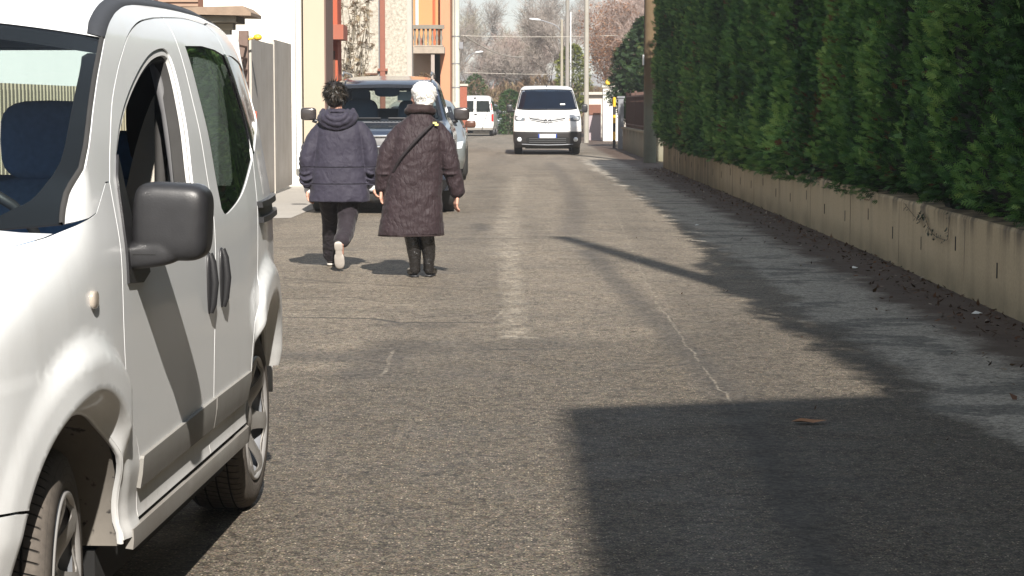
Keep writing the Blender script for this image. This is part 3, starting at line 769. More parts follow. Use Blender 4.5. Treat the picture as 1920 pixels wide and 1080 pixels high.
def orange_house():
    root=empty('orange_house',(-1.80,61,0),label='orange house with a stone balustrade balcony beyond the pebbledash house',cat='house')
    b=MB(); b.box(-6,-.26,.3,8,3.1,9); b.build('upper_wall',plaster('orange_plaster',(.50,.255,.12),.06,.12),root)
    l=MB(); l.box(-6,-.52,.3,8,0,3.1); l.build('lower_wall',plaster('peach_plaster',(.50,.38,.29),.06,.15),root)
    s=MB(); s.box(-.26,.02,-.1,8,0,9); s.build('corner_pier',plaster('salmon_plaster',(.48,.235,.14),.08,.15),root)
    sl=MB(); sl.box(-1.02,-.12,-.9,.29,2.86,3.04); sl.box(-.98,-.16,-.86,.29,3.05,3.09); sl.build('balcony_slab',simple('slab_stone',(.32,.27,.22),.9,var=.3,scale=9),root)
    bal=MB()
    x=-.96
    while x<-.2:
        bal.lathe([(.035,0),(.035,.04),(.022,.08),(.045,.2),(.022,.34),(.035,.42),(.035,.46)],'z',8,(x,-.78,3.09)); x+=.125
    bal.build('balustrade',simple('old_stone',(.20,.18,.15),.9,var=.35,scale=14),root)
    hr=MB(); hr.box(-1.02,-.12,-.87,-.69,3.55,3.66); hr.build('handrail',bpy.data.materials['old_stone'],root)
    pt=MB(); pt.box(-.9,-.7,-.66,-.4,3.09,3.3); pt.build('planter',M['roof_tile'],root)
    pl=MB(); pl.box(-.50,-.40,-.85,-.75,0,2.86); pl.build('balcony_post',simple('grey_post',(.33,.28,.25),.9),root)
    pp=MB(); pp.tube([(-.45,.26,3.1),(-.45,.26,9)],.035,8); pp.build('downpipe',simple('red_pipe',(.55,.12,.05),.5),root)
    sh=MB(); sh.box(-.98,-.90,.20,.29,3.7,5.6); sh.build('shutter',M['white_metal'],root)
orange_house()
def extra(root):
    b=MB(); b.box(.10,.22,-.09,.05,3.05,3.25); b.build('junction_box',M['metal_grey'],root)
    for z in (1.9,2.6,3.4):
        c=MB(); c.lathe([(.128,0),(.128,.03)],'z',16,(0,0,z)); c.build('strap',M['metal_grey'],root)
    d=MB(); d.tube([(-.02,-.12,1.5),(-.02,-.12,7)],.014,6); d.build('cable',M['metal_grey'],root)
pole('utility_pole',-1.66,62.5,8.8,.125,.10,concrete('pale_pole',(.52,.53,.46),.25),'pale concrete utility pole at the corner of the orange house',extra=extra)
def brick_stub():
    root=empty('garden_wall',(-1.72,78,0),label='short red brick wall between the pale pole and the white estate car',cat='wall')
    b=MB(); b.box(-4,.06,0,.3,0,2.1); b.build('brick_face',simple('red_brick',(.28,.09,.055),.9,var=.3,scale=14,bump=.4),root)
    c=MB(); c.box(-4.03,.1,-.04,.34,2.1,2.18); c.build('coping',M['stone'],root)
brick_stub()
# far poles, lamps and wires
pole('utility_pole',2.76,78.5,9.2,.095,.075,concrete('mid_pole',(.34,.32,.28),.3),'grey concrete utility pole rising just right of the white van')
pole('utility_pole',2.28,97,5.3,.075,.055,concrete('sand_pole',(.34,.31,.25),.2),'sandy coloured short pole, leftmost of the group above the white van')
pole('utility_pole',2.55,97.6,9.5,.10,.08,concrete('dull_pole',(.27,.25,.23),.3),'dull grey tall pole in the middle of the group above the white van')
pole('metal_pole',2.66,96.0,5.6,.03,.028,M['white_metal'],'thin bright metal pole in the group above the white van')
def lamp(x,y,z,L,sgn,label,big=1.):
    root=empty('street_lamp',(x,y,z),label=label,cat='street lamp')
    a=MB(); a.tube(crv([(0,0,-.35),(-.25*L*sgn,0,-.12),(-.75*L*sgn,0,.06),(-L*sgn,0,.12)],5),.022,8); a.build('arm',M['metal_grey'],root)
    h=MB(); h.sell((-(L+.22)*sgn,0,.15),(.27*big,.10,.055),.8,rot=Matrix.Rotation(.1*sgn,3,'Y')); h.build('lamp_head',M['white_metal'],root)
    return root
lamp(2.22,96.9,5.15,.95,1,'white street lamp on a long arm reaching left from the sandy pole')
lamp(-2.35,108,3.95,.45,-1,'small pale street lamp low down on the left in front of bare trees',.8)
def wire(a,b,sag,label,r=.009,m='metal_grey'):
    a=Vector(a); b=Vector(b); pts=[]
    for i in range(17):
        t=i/16; p=a.lerp(b,t); p.z-=sag*4*t*(1-t); pts.append(p-a)
    w=MB(); w.tube(pts,r,5); o=w.build('overhead_wire',M[m],None,label=label,cat='wire'); o.location=a
wire((-2.2,92,4.40),(4.6,92,4.42),.06,'upper straight overhead wire crossing the street above the white van',.012,'stone')
wire((-1.70,75,3.85),(.6,110,3.9),.25,'thick overhead cable sagging from the pale pole into the distance',.022,'stone')
wire((-2.3,100,2.95),(2.4,100,2.85),.03,'lower thin overhead wire just above the white estate car',.012,'stone')

# ------------------------------------------------------------------ small litter
def litter():
    x,y=gp(1515,795)
    tm=[(-.075,0,.006),(-.03,.028,.016),(.03,.024,.01),(.085,.0,.012),(.02,-.026,.004),(-.035,-.024,.012),(0,0,.002)]
    b=MB(); b.add(tm,[(0,6,1),(1,6,2),(2,6,3),(3,6,4),(4,6,5),(5,6,0)],True)
    o=b.build('dead_leaf',simple('dead_leaf',(.35,.17,.08),.8,var=.3,scale=30),None,label='dry brown leaf lying alone on the shaded tarmac',cat='leaf'); o.location=(x,y,.006)
    k=0
    labs=['small white scrap of litter beside the wall foot, nearest one','small white scrap of litter on the verge further up the wall','tiny white crumb of litter at the shadow edge']
    for px,s in (((1830,590),1),((1600,504),.9),((1306,423),.6)):
        x,y=gp(*px); m=MB(); m.add([(-.03*s,0,.004),(0,.02*s,.02*s),(.045*s,.006,.006),(.02*s,-.02*s,.004)],[(0,3,2,1)]); o=m.build('litter_scrap',M['paper'],None,label=labs[k],cat='litter'); o.location=(x,y,.005)
        sd=o.modifiers.new('solid','SOLIDIFY'); sd.thickness=.003; k+=1
    P=[];D=[];N=[];S=[];T=[]
    for _ in range(2600):
        y=5+random.random()**1.3*42; x=wx(y)-abs(random.gauss(0,.30))-.01
        if x<2.2: continue
        P.append((x,y,.008+random.random()*.012)); D.append((random.gauss(0,1),random.gauss(0,1),random.gauss(.1,.3))); N.append((random.gauss(0,.3),random.gauss(0,.3),1)); S.append(random.uniform(.012,.035)); T.append(random.random())
    for _ in range(500):
        y=5+random.random()*30; x=random.uniform(1.2,3.1); P.append((x,y,.008)); D.append((random.gauss(0,1),random.gauss(0,1),.1)); N.append((0,0,1)); S.append(random.uniform(.008,.02)); T.append(random.random())
    tm=np.array([[-.4,0,0],[.4,0,0],[0,1.2,.1],[-.4,0,0],[0,-.5,0],[.4,0,0]],float)
    V,F,TT=sprays(np.array(P),np.array(D),np.array(N),np.array(S),np.array(T),tm)
    np_mesh('leaf_litter',V,F,leaf_mat('dead_leaves',[(0,(.03,.016,.01)),(.6,(.09,.045,.025)),(.9,(.2,.10,.06)),(1,(.45,.4,.33))]),None,TT,kind='stuff')
litter()

# ------------------------------------------------------------------ trees
def bark(name,c): return simple(name,c,.95,var=.25,scale=6)
BK=[bark('bark_grey',(.19,.155,.13)),bark('bark_pink',(.26,.18,.155)),bark('bark_olive',(.19,.165,.12))]
TWM=[leaf_mat('twigs_grey',[(0,(.22,.185,.165)),(1,(.38,.33,.30))],.9,.1),leaf_mat('twigs_pink',[(0,(.27,.205,.185)),(1,(.44,.35,.315))],.9,.1),leaf_mat('twigs_olive',[(0,(.22,.19,.14)),(1,(.38,.34,.25))],.9,.1)]  # twig tones lightened to imitate some distance haze
def bare_tree(X,Y,H,spread,k,label,seed,leaves=None,twigs=2600,group='bare winter trees at the end of the street'):
    rs=random.Random(seed)
    root=empty('bare_tree',(X,Y,0),label=label,cat='tree',group=group)
    b=MB(); tips=[]
    def grow(p,d,L,r,depth):
        q=p; pts=[p]; rr=[r]; n=3
        for i in range(n):
            d=(d+Vector((rs.gauss(0,.13),rs.gauss(0,.13),rs.gauss(.05,.08)))).normalized(); q=q+d*(L/n); pts.append(q); rr.append(r*(1-.42*(i+1)/n))
            if depth>=2: tips.append((q,d,depth))
        b.tube(pts,rr,6 if depth<2 else 4,False)
        if depth>=4: return
        m=rs.randint(3,4) if depth<3 else 3
        for j in range(m):
            t=rs.uniform(.45,1.); base=pts[0].lerp(pts[-1],t) if depth==0 else pts[rs.randint(1,3)]
            a=rs.uniform(0,6.28); tilt=rs.uniform(.35,.95)*spread
            nd=(d+Vector((math.cos(a)*tilt,math.sin(a)*tilt,rs.uniform(-.1,.4)))).normalized()
            grow(base,nd,L*rs.uniform(.58,.78),rr[-1]*rs.uniform(.6,.85),depth+1)
    grow(Vector((0,0,-.05)),Vector((rs.gauss(0,.05),rs.gauss(0,.05),1)),H*.36,H*.017,0)
    b.build('trunk',BK[k],root,fix=False)
    P=[];D=[];N=[];S=[];T=[]
    for _ in range(twigs):
        q,d,dep=rs.choice(tips)
        P.append(tuple(q+Vector((rs.gauss(0,.12),rs.gauss(0,.12),rs.gauss(0,.12))))); D.append(tuple(d+Vector((rs.gauss(0,.8),rs.gauss(0,.8),rs.gauss(.15,.6))))); N.append((rs.gauss(0,1),rs.gauss(0,1),rs.gauss(0,1)))
        S.append(rs.uniform(.3,.8)*H/9); T.append(rs.random())
    w=.016*9/H
    tm=np.array([[-w,0,0],[w,0,0],[0,1,0],[0,.3,0],[0,.3+w*2,0],[.25,.65,0],[0,.5,0],[0,.5+w*2,0],[-.22,.8,.05],[0,.65,0],[0,.65+w*2,0],[.15,.9,.1]],float)
    V,F,TT=sprays(np.array(P),np.array(D),np.array(N),np.array(S),np.array(T),tm)
    cr=np_mesh('crown',V,F,TWM[k],root,TT)
    if leaves:
        n,mat,sz=leaves
        P=[];D=[];N=[];S=[];T=[]
        for _ in range(n):
            q,d,dep=rs.choice(tips); P.append(tuple(q+Vector((rs.gauss(0,.22),rs.gauss(0,.22),rs.gauss(0,.22))))); D.append((rs.gauss(0,1),rs.gauss(0,1),rs.gauss(-.3,1))); N.append((rs.gauss(0,1),rs.gauss(0,1),rs.gauss(0,1))); S.append(rs.uniform(.6,1.3)*sz); T.append(rs.random())
        tm=np.array([[-.35,0,0],[.35,0,0],[0,1,.1],[-.35,0,0],[0,-.4,0],[.35,0,0]],float)
        V,F,TT=sprays(np.array(P),np.array(D),np.array(N),np.array(S),np.array(T),tm); np_mesh('leaves',V,F,mat,root,TT)
    return root
rusty=leaf_mat('rusty_leaves',[(0,(.18,.08,.045)),(.6,(.33,.17,.10)),(1,(.45,.28,.18))],.8,.3)
TL_=[ # X,Y,H,spread,kind,label
 (-3.6,118,8.6,1.0,0,'grey bare tree, leftmost beyond the pale pole'),
 (-1.9,126,7.8,1.1,1,'pinkish bare tree above the white estate car'),
 (-.3,132,7.4,1.0,2,'olive bare tree between the white estate car and the white van'),
 (1.0,120,6.6,1.1,0,'greyish bare tree directly above the roof of the white van'),
 (2.2,138,8.6,1.0,1,'tall pinkish bare tree behind the lamp pole group'),
 (-5.2,140,10.,1.0,2,'taller olive bare tree far back at the left'),
 (3.9,112,8.8,1.0,0,'grey bare tree right of the pole group'),
 (5.4,128,10.5,1.1,1,'tall pink bare tree far back at the right'),
 (7.2,118,10.5,1.1,1,'tall pink bare tree furthest right above the dark conifer'),
 (4.0,145,11.5,1.0,0,'tallest grey bare tree in the back row'),
 (-2.6,150,9.4,1.0,0,'far grey bare tree in the back row at the left'),
 (.6,150,7.8,1.1,1,'far pink bare tree in the back row at the centre'),
 (9.5,140,12.,1.1,0,'far tall grey bare tree in the back row at the right'),
 (-8.5,125,10.,1.1,0,'grey bare tree hidden behind the orange house')]
for i,a in enumerate(TL_): bare_tree(*a,seed=50+i,twigs=3400)
bare_tree(4.35,94,7.6,.8,1,'tree still holding rusty brown dead leaves behind the white pillar',91,leaves=(9000,rusty,.075),group=None)
bare_tree(5.6,99,8.4,.9,1,'second, taller tree with sparse rusty leaves beside the garage',95,leaves=(4500,rusty,.07),group=None)
bare_tree(5.4,88,7.2,.9,1,'pink bare tree just behind the white gate pillar',98,twigs=3000,group=None)

def bush(name,X,Y,z0,z1,rx,ry,mat,label,cat,n,size,seed,cone=0.,trunk=True,droop=0.,core=True):
    rs=random.Random(seed); root=empty(name,(X,Y,0),label=label,cat=cat)
    P=[];D=[];N=[];S=[];T=[]
    for _ in range(n):
        a=rs.uniform(0,6.283); t=rs.random(); z=z0+(z1-z0)*t
        rad=(1-cone*t)*(math.sin(math.pi*min(1,max(.04,.12+.88*t)))**.45 if cone<.5 else max(.08,1-t)**.75)
        rad*=1+.35*noise.noise((math.cos(a)*1.6+seed,math.sin(a)*1.6,z*.9))+.15*noise.noise((math.cos(a)*4+seed,math.sin(a)*4,z*2.5))
        u=rs.random()**.35; x=rx*rad*u*math.cos(a); y=ry*rad*u*math.sin(a)
        P.append((x,y,z)); D.append((math.cos(a)+rs.gauss(0,.5),math.sin(a)+rs.gauss(0,.5),rs.gauss(.35-droop,.5))); N.append((rs.gauss(0,1),rs.gauss(0,1),1)); S.append(size*rs.uniform(.7,1.4)); T.append(max(.08,min(1,.5+.5*noise.noise((x*2,y*2,z*2+seed))+rs.gauss(0,.15))))
    V,F,TT=sprays(np.array(P),np.array(D),np.array(N),np.array(S),np.array(T)); np_mesh('foliage',V,F,mat,root,TT)
    b=MB(); b.tube([(0,0,-.02),(.02,0,z0+(z1-z0)*.5),(0,.02,z0+(z1-z0)*.85)],[.05+.02*rx,.03,.01],8)
    for k in range(5):
        a=k*1.3; zz=z0+(z1-z0)*(.2+.12*k); b.tube([(0,0,zz),(rx*.5*math.cos(a),ry*.5*math.sin(a),zz+.2)],[.02,.006],5)
    b.build('stem',BK[0],root)
    return root
M['conifer']=leaf_mat('conifer_dark',[(0,(.008,.022,.008)),(.5,(.018,.045,.014)),(.9,(.04,.075,.02)),(1,(.10,.12,.035))])
M['yellow_conifer']=leaf_mat('conifer_yellow',[(0,(.07,.09,.02)),(.6,(.16,.18,.035)),(1,(.30,.30,.07))])
M['green_leaf']=leaf_mat('green_leaf',[(0,(.02,.05,.015)),(.6,(.05,.11,.03)),(1,(.13,.20,.06))])
M['brown_scrub']=leaf_mat('brown_scrub',[(0,(.10,.065,.04)),(.6,(.20,.13,.085)),(1,(.28,.22,.13))],.9)
bush('conifer_tree',4.55,70.5,.9,4.3,1.3,1.2,M['conifer'],'dark spreading conifer behind the rusty fence','tree',6500,.22,5,cone=.35,droop=.45)
bush('conifer_tree',5.0,64,.6,4.7,1.35,1.2,M['conifer'],'second dark conifer half hidden by the hedge end','tree',7000,.17,6,cone=.2)
bush('conifer_tree',3.05,107,1.0,4.4,.95,.9,M['yellow_conifer'],'yellow green conifer behind the pole group','tree',3600,.17,8,cone=.2)
bush('shrub',-.10,101,0,2.1,.62,.6,M['green_leaf'],'green shrub between the white estate car and the white van','shrub',2600,.13,9)
bush('shrub',-1.95,112,1.2,3.0,.6,.5,M['green_leaf'],'light green shrub above the white estate car','shrub',1400,.13,10)
bush('shrub',-2.42,58.3,.1,2.25,.36,.3,M['brown_scrub'],'dark rounded shrub below the stone balcony','shrub',1500,.08,11)
def climber():
    rs=random.Random(4); root=empty('climbing_plant',(-3.70,48.6,0),label='bare tangled climbing plant on the pebbledash wall beside the red house',cat='plant')
    b=MB(); P=[];D=[];N=[];S=[];T=[]
    for k in range(20):
        p=Vector((rs.gauss(-.15,.16),rs.gauss(0,.2),0)); pts=[p]
        for i in range(9):
            p=p+Vector((rs.gauss(.02,.07),rs.gauss(0,.06),rs.uniform(.3,.55))); pts.append(p)
            for _ in range(3): P.append(tuple(p+Vector((rs.gauss(0,.06),rs.gauss(0,.05),rs.gauss(0,.1))))); D.append((rs.gauss(.2,1),rs.gauss(0,1),rs.gauss(.5,.6))); N.append((rs.gauss(0,1),rs.gauss(0,1),1)); S.append(rs.uniform(.06,.22)); T.append(rs.random())
        b.tube(pts,[.014]*5+[.008]*5,5,False)
    b.build('stems',BK[2],root,fix=False)
    V,F,TT=sprays(np.array(P),np.array(D),np.array(N),np.array(S),np.array(T)); np_mesh('leaves',V,F,M['brown_scrub'],root,TT)
climber()
# scrub bank closing the street end
def thicket():
    rs=random.Random(12); P=[];D=[];N=[];S=[];T=[]
    for _ in range(26000):
        x=rs.uniform(-14,18); y=rs.uniform(110,124)+abs(x)*.2; h=2.4+1.1*noise.noise((x*.35,0,3))+.6*noise.noise((x*1.3,0,8)); z=rs.random()**.8*h
        P.append((x,y,z)); D.append((rs.gauss(0,.7),rs.gauss(0,.7),1)); N.append((rs.gauss(0,1),rs.gauss(0,1),.2)); S.append(rs.uniform(.2,.5)); T.append(rs.random())
    tm=SPR.copy(); tm[:,0]*=.55
    V,F,TT=sprays(np.array(P),np.array(D),np.array(N),np.array(S),np.array(T),tm); np_mesh('thicket',V,F,M['brown_scrub'],None,TT,kind='stuff')
thicket()
# far terrain beyond the trees
def hills():
    b=MB(); n=60; vs=[]
    for i in range(n+1):
        x=-700+1400*i/n; vs.append((x,520,-1)); vs.append((x,560+40*noise.noise((i*.3,0,0)),9+7*noise.noise((i*.21,2,0))+2*noise.noise((i*.9,5,0)))); vs.append((x,900,4))
    fs=[]
    for i in range(n):
        for k in range(2): a=i*3+k; fs.append((a,a+3,a+4,a+1))
    b.add(vs,fs,True); b.build('hills',simple('far_hills',(.22,.22,.22),.95,var=.25,scale=.05),None,kind='structure')
hills()
def haze():
    b=MB(); b.box(-30,40,-45,175,-1.5,13.5); n=NT('thin_haze')
    v=n.n('ShaderNodeVolumePrincipled'); v.inputs['Color'].default_value=(.93,.96,1,1); v.inputs['Density'].default_value=.0010; v.inputs['Anisotropy'].default_value=.3
    n.t.links.new(v.outputs[0],n.out.inputs['Volume']); o=b.build('haze',n.m,None,kind='stuff')
haze()
# ================================================================== the white compact people carrier in front
M['car_seat']=simple('car_seat_fabric',(.12,.22,.40),.9,var=.35,scale=50)
M['dark_trim']=simple('dark_trim',(.03,.03,.033),.8)
YAW=R(2.6); CARO=(-1.753,4.707)
WH=[(.15,.77),(.22,.795),(.30,.808),(.345,.812),(.37,.800),(.42,.800),(.45,.806),(.5,.815),(.8,.817),(.95,.815),(1.05,.81),(1.15,.792),(1.3,.768),(1.5,.715),(1.6,.68),(1.64,.655),(1.68,.62),(1.72,.5)]
TLP=[(-3.26,.16),(-3.2,.125),(-3.1,.09),(-2.9,.05),(-2.5,.012),(-2.1,0),(-.2,0),(.1,.012),(.35,.035),(.5,.06),(.62,.095),(.70,.14),(.77,.22)]
HBT=[(-.1,1.125),(.1,1.12),(.2,1.115),(.4,1.07),(.55,1.01),(.66,.93),(.77,.85)]
HTC=[(-.3,1.32),(-.1,1.27),(0,1.225),(.15,1.16),(.25,1.13),(.4,1.075),(.55,1.01),(.66,.93),(.77,.85)]
WB=2.513; WR=.31
_tabs={}
def sm_lerp(tab,x,d=.012):
    """table lookup smoothed with a gaussian of width d"""
    k=(id(tab),d)
    if k not in _tabs:
        x0,x1=tab[0][0]-.1,tab[-1][0]+.1; g=np.arange(x0-4*d,x1+4*d,.002); v=np.interp(g,[p[0] for p in tab],[p[1] for p in tab])
        # continue the end slopes
        s0=(tab[1][1]-tab[0][1])/(tab[1][0]-tab[0][0]); s1=(tab[-1][1]-tab[-2][1])/(tab[-1][0]-tab[-2][0])
        v=np.where(g<tab[0][0],tab[0][1]+s0*(g-tab[0][0]),v); v=np.where(g>tab[-1][0],tab[-1][1]+s1*(g-tab[-1][0]),v)
        kk=np.arange(-int(3*d/.002),int(3*d/.002)+1)*.002; w=np.exp(-kk**2/(2*d*d)); w/=w.sum(); v2=np.convolve(v,w,'same'); _tabs[k]=(g,v2)
    g,v=_tabs[k]; return float(np.interp(x,g,v))
FC=.03   # centre of the front wheel arch
def flare(l,h):
    v=0
    for l0,a,b in ((FC,-.335,-.26),(-WB,-WB+.255,-WB+.33)):
        r=math.hypot(l-l0,h-WR)
        if r>.75: continue
        f=.030*(1-smooth01(r,.50,.575))
        f*=smooth01(l,a,b)*(1-.75*smooth01(l,.05,.40)) if l0==FC else 1-smooth01(l,a,b)
        v+=f-(.056-(.044*(1-smooth01(l,-.34,-.15)) if l0==FC else 0))*(1-smooth01(r,.388,.440))
    return v
def WS(l,h):
    w=(sm_lerp(WH,h,.035) if h>.56 else sm_lerp(WH,h,.010)*(1-smooth01(h,.48,.56))+sm_lerp(WH,h,.035)*smooth01(h,.48,.56))-sm_lerp(TLP,l,.06)
    if l>-.15 and h>.82:
        ht=sm_lerp(HTC,l,.04); q=max(0.,min(1.,(h-.82)/(ht-.82))); w2=(.815-sm_lerp(TLP,l,.06))*(1-q**4.5)**(1/4.5)
        k=smooth01(l,-.15,.05); w=w*(1-k)+min(w,w2)*k
    return w+flare(l,h)
def car_side(off=0.,sg=1):
    return lambda l,h: (l, sg*(WS(l,h)+off), h)
def seamz(l): return lerp([(-.1,1.125),(.10,1.095),(.33,1.07),(.45,1.03),(.60,.96),(.70,.88),(.77,.84)],l)
def wseam(l): return WS(l,seamz(l))-.003
def hoodz(l,w):
    ht=sm_lerp(HBT,l,.04); ws=.815-sm_lerp(TLP,l,.06); q=min(1,abs(w)/ws); z=.82+(ht-.82)*(1-q**8)**(1/8)
    e=min(1,abs(w)/max(.1,wseam(l))); k=e**9; return z*(1-k)+(seamz(l)-.002)*k

def arc(cx,cy,r,a0,a1,n=14): return [(cx+r*math.cos(R(a0+(a1-a0)*i/n)),cy+r*math.sin(R(a0+(a1-a0)*i/n))) for i in range(n+1)]
def make_qcar():
    root=empty('parked_car',(*CARO,0),R(-90)-YAW,label='white compact people carrier with its driver window open, cut by the left picture edge',cat='car')
    paint=wear_paint('white_paint',(.76,.78,.79),(.27,.24,.205),.85,.30,.60)
    grey=wear_paint('dull_sill_paint',(.30,.30,.285),(.17,.15,.13),.9,.5,.8)
    gl_side=glass('tinted_side_glass',(.20,.23,.21),1.5,.015,1.55); gl_ws=glass('windscreen_glass',(.82,.90,.90),.75,.01,1.42); gl_clear=glass('clear_side_glass',(.85,.88,.86),.6,.01)
    S=car_side
    dtop=crv([(-.33,1.20),(-.40,1.285),(-.52,1.38),(-.66,1.455),(-.79,1.51),(-.97,1.57),(-1.18,1.61),(-1.41,1.63),(-1.60,1.64)],5)
    dfront=crv([(-.49,.36),(-.485,.45),(-.455,.54),(-.375,.64),(-.325,.76),(-.315,.90),(-.325,1.05),(-.33,1.20)],4)
    bs=crv([(-1.60,1.64),(-1.585,1.55),(-1.565,1.45),(-1.545,1.34),(-1.53,1.21),(-1.52,1.05),(-1.49,.85),(-1.46,.65),(-1.45,.52),(-1.45,.36)],4)
    stop=crv([(-1.60,1.64),(-1.87,1.65),(-2.08,1.652),(-2.33,1.645)],4)
    srear=crv([(-2.33,1.645),(-2.39,1.60),(-2.40,1.50),(-2.42,1.38),(-2.43,1.24),(-2.36,1.10),(-2.31,1.0),(-2.28,.90),(-2.25,.80),(-2.19,.68),(-2.13,.58),(-2.10,.50),(-2.09,.36)],4)
    win=ccrv([(-.375,.985),(-.385,1.10),(-.42,1.23),(-.50,1.305),(-.61,1.362),(-.74,1.412),(-.88,1.457),(-1.02,1.495),(-1.16,1.524),(-1.30,1.54),(-1.385,1.54),(-1.42,1.515),(-1.415,1.44),(-1.385,1.36),(-1.345,1.27),(-1.31,1.17),(-1.29,1.06),(-1.24,1.035),(-1.0,1.045),(-.75,1.055),(-.52,1.055),(-.43,1.02)],3)
    # rear side glass: one dark shape crossing the sliding door and the rear quarter
    div=[(-2.37,1.545),(-2.41,1.44),(-2.44,1.34),(-2.45,1.22)]
    g1=[(-1.70,1.555)]+crv([(-1.70,1.555),(-1.69,1.50),(-1.675,1.40),(-1.665,1.28),(-1.66,1.15),(-1.665,1.075)],3)[1:]+crv([(-1.665,1.075),(-1.72,1.055),(-1.87,1.07),(-2.04,1.10),(-2.25,1.155),(-2.445,1.215)],4)[1:]
    g1+=[(-2.435,1.34),(-2.41,1.44),(-2.375,1.54)]+[(-2.2,1.556),(-1.97,1.562)]
    g2=[(-2.385,1.54),(-2.42,1.44),(-2.445,1.34),(-2.455,1.22)]+crv([(-2.455,1.218),(-2.60,1.262),(-2.76,1.30),(-2.90,1.34),(-2.97,1.385),(-2.975,1.43),(-2.93,1.49),(-2.87,1.522),(-2.67,1.54),(-2.50,1.545)],3)[1:]
    front_door=dfront+dtop[1:]+bs[1:]
    slide_door=list(reversed(bs))+stop[1:]+srear[1:]
    G=.0028
    hs=[]
    # body side frame -------------------------------------------------
    roofedge=crv([(.0,1.118),(-.05,1.165),(-.10,1.21),(-.27,1.335),(-.40,1.415),(-.51,1.475),(-.67,1.55),(-.78,1.59),(-.94,1.625),(-1.15,1.652),(-1.4,1.668),(-1.9,1.68),(-2.5,1.68),(-2.95,1.665),(-3.12,1.62),(-3.2,1.5),(-3.235,1.3),(-3.22,1.0),(-3.235,.85),(-3.245,.6),(-3.22,.44)],4)
    arch_r=arc(-WB,WR,.385,-4,184,22); arch_f=arc(FC,WR,.385,-4,184,22)
    # fender: in front of the door
    seamtop=[(-.10,1.125),(.10,1.095),(.33,1.07),(.45,1.03),(.60,.96),(.70,.88)]
    fender=[(-.490,.33)]+dfront+[(-.29,1.20),(-.16,1.135)]+crv(seamtop,3)+[(.735,.83),(.765,.70),(.765,.60),(.62,.572),(.45,.557),(.37,.53)]
    # arch opening cut into the outline (walk the arch from front to back)
    af=[p for p in arc(FC,WR,.385,30,176,40)]
    fender=fender[:-1]+[(.37,.545)]+[p for p in af if p[1]>.50 or p[0]<0]+[(FC-.385,.33)]
    # quarter panel
    ar=[p for p in arc(-WB,WR,.385,8,176,44)]
    quarter=list(reversed(srear))[:-1]+[(-2.33,1.645)]
    quarter=[(-2.105,.36)]+list(reversed(srear))[1:]
    rr=[p for p in roofedge if p[0]<-2.4 or False]
    quarter+= [(-2.33,1.655)] if False else []
    quarter_poly=quarter+[(-2.45,1.655),(-2.95,1.64),(-3.10,1.60),(-3.185,1.48),(-3.225,1.3),(-3.22,1.05),(-3.235,.85),(-3.245,.6),(-3.235,.44),(-2.875,.44)]+[p for p in reversed(ar) if p[1]>.445 or p[0]>-2.5]
    # cantrail + A pillar strip above the doors
    top=[p for p in roofedge if p[1]>1.12 and p[0]>-3.0 and p[1]>1.12]
    top=roofedge[:roofedge.index(min(roofedge,key=lambda p:abs(p[0]+2.95)))+1]
    cant=list(top)+[(-2.95,1.642),(-2.45,1.657),(-2.33,1.647)]+list(reversed(stop))[1:]+list(reversed(dtop))[1:]+[(-.29,1.20),(-.16,1.135),(-.10,1.125)]
    # bumper corners
    bump_f=[(.365,.540),(.45,.555),(.62,.5705),(.762,.59),(.77,.45),(.765,.25),(.60,.20),(.42,.19)]+[p for p in arc(FC,WR,.385,-18,34,16)]
    rings=[p for r in (.390,.398,.408,.419,.430,.441,.455,.50,.52,.54,.56,.58) for l0 in (FC,-WB) for p in arc(l0,WR,r,-20,200,int(r*3.84/.013))]
    # sample the arch outlines finely so that the pressed lip stays smooth
    for sg,sn in ((1,''),(-1,'')):
        o=(0,sg,0)
        doorf=patch('front_door',inset(front_door,G),S(0,sg),paint,root,[win],.022,o,.006)
        patch('window_reveal',inset(win,-.001),S(-.006,sg),simple('reveal_white',(.55,.55,.54),.5) if sg==1 else bpy.data.materials['reveal_white'],doorf,[inset(win,.020)],.03,o,.010)
        patch('window_seal',inset(win,.017),S(-.016,sg),M['rubber'],doorf,[inset(win,.034)],.03,o,.030)
        ds=patch('sliding_door',inset(slide_door,G),S(0,sg),paint,root,[inset(g1,-.004)],.024,o,.006)
        gp_=patch('side_glass',g1,S(-.004,sg),gl_side,ds,[],.05,o,0)
        qp=patch('rear_quarter',inset(quarter_poly,G*.7),S(0,sg),paint,root,[inset(g2,-.004)],.016,o,.006,extra=rings)
        patch('quarter_glass',g2,S(-.004,sg),gl_side,qp,[],.05,o,0)
        patch('glass_border',inset(g1,.0),S(-.0055,sg),M['black_gloss'],ds,[inset(g1,.030)],.04,o,0)
        patch('glass_border',inset(g2,.0),S(-.0055,sg),M['black_gloss'],qp,[inset(g2,.028)],.04,o,0)
        patch('front_fender',inset(fender,G*.6),S(0,sg),paint,root,[],.015,o,.006,extra=rings)
        patch('roof_side',inset(cant,G*.5),S(0,sg),paint,root,[],.016,o,.006)
        patch('bumper_corner',inset(bump_f,G),S(.001,sg),paint,root,[],.018,o,.006,extra=rings)
        # lips of the wheel arches
        for l0,nm in ((FC,'arch_lip'),(-WB,'arch_lip')):
            b=MB(); n=34; vs=[]
            a0,a1=(36,178) if l0==FC else (4,159)
            for i in range(n+1):
                a=R(a0+(a1-a0)*i/n); ca,sa=math.cos(a),math.sin(a)
                for r,dw in ((.388,-.001),(.382,-.003),(.381,-.008),(.384,-.016)):
                    l=l0+r*ca; h=WR+r*sa; vs.append((l,sg*(WS(l,h)+dw),h))
            b.add(vs,[(i*4+k,(i+1)*4+k,(i+1)*4+k+1,i*4+k+1) for i in range(n) for k in range(3)],True)
            b.build(nm,paint,root,fix=False)
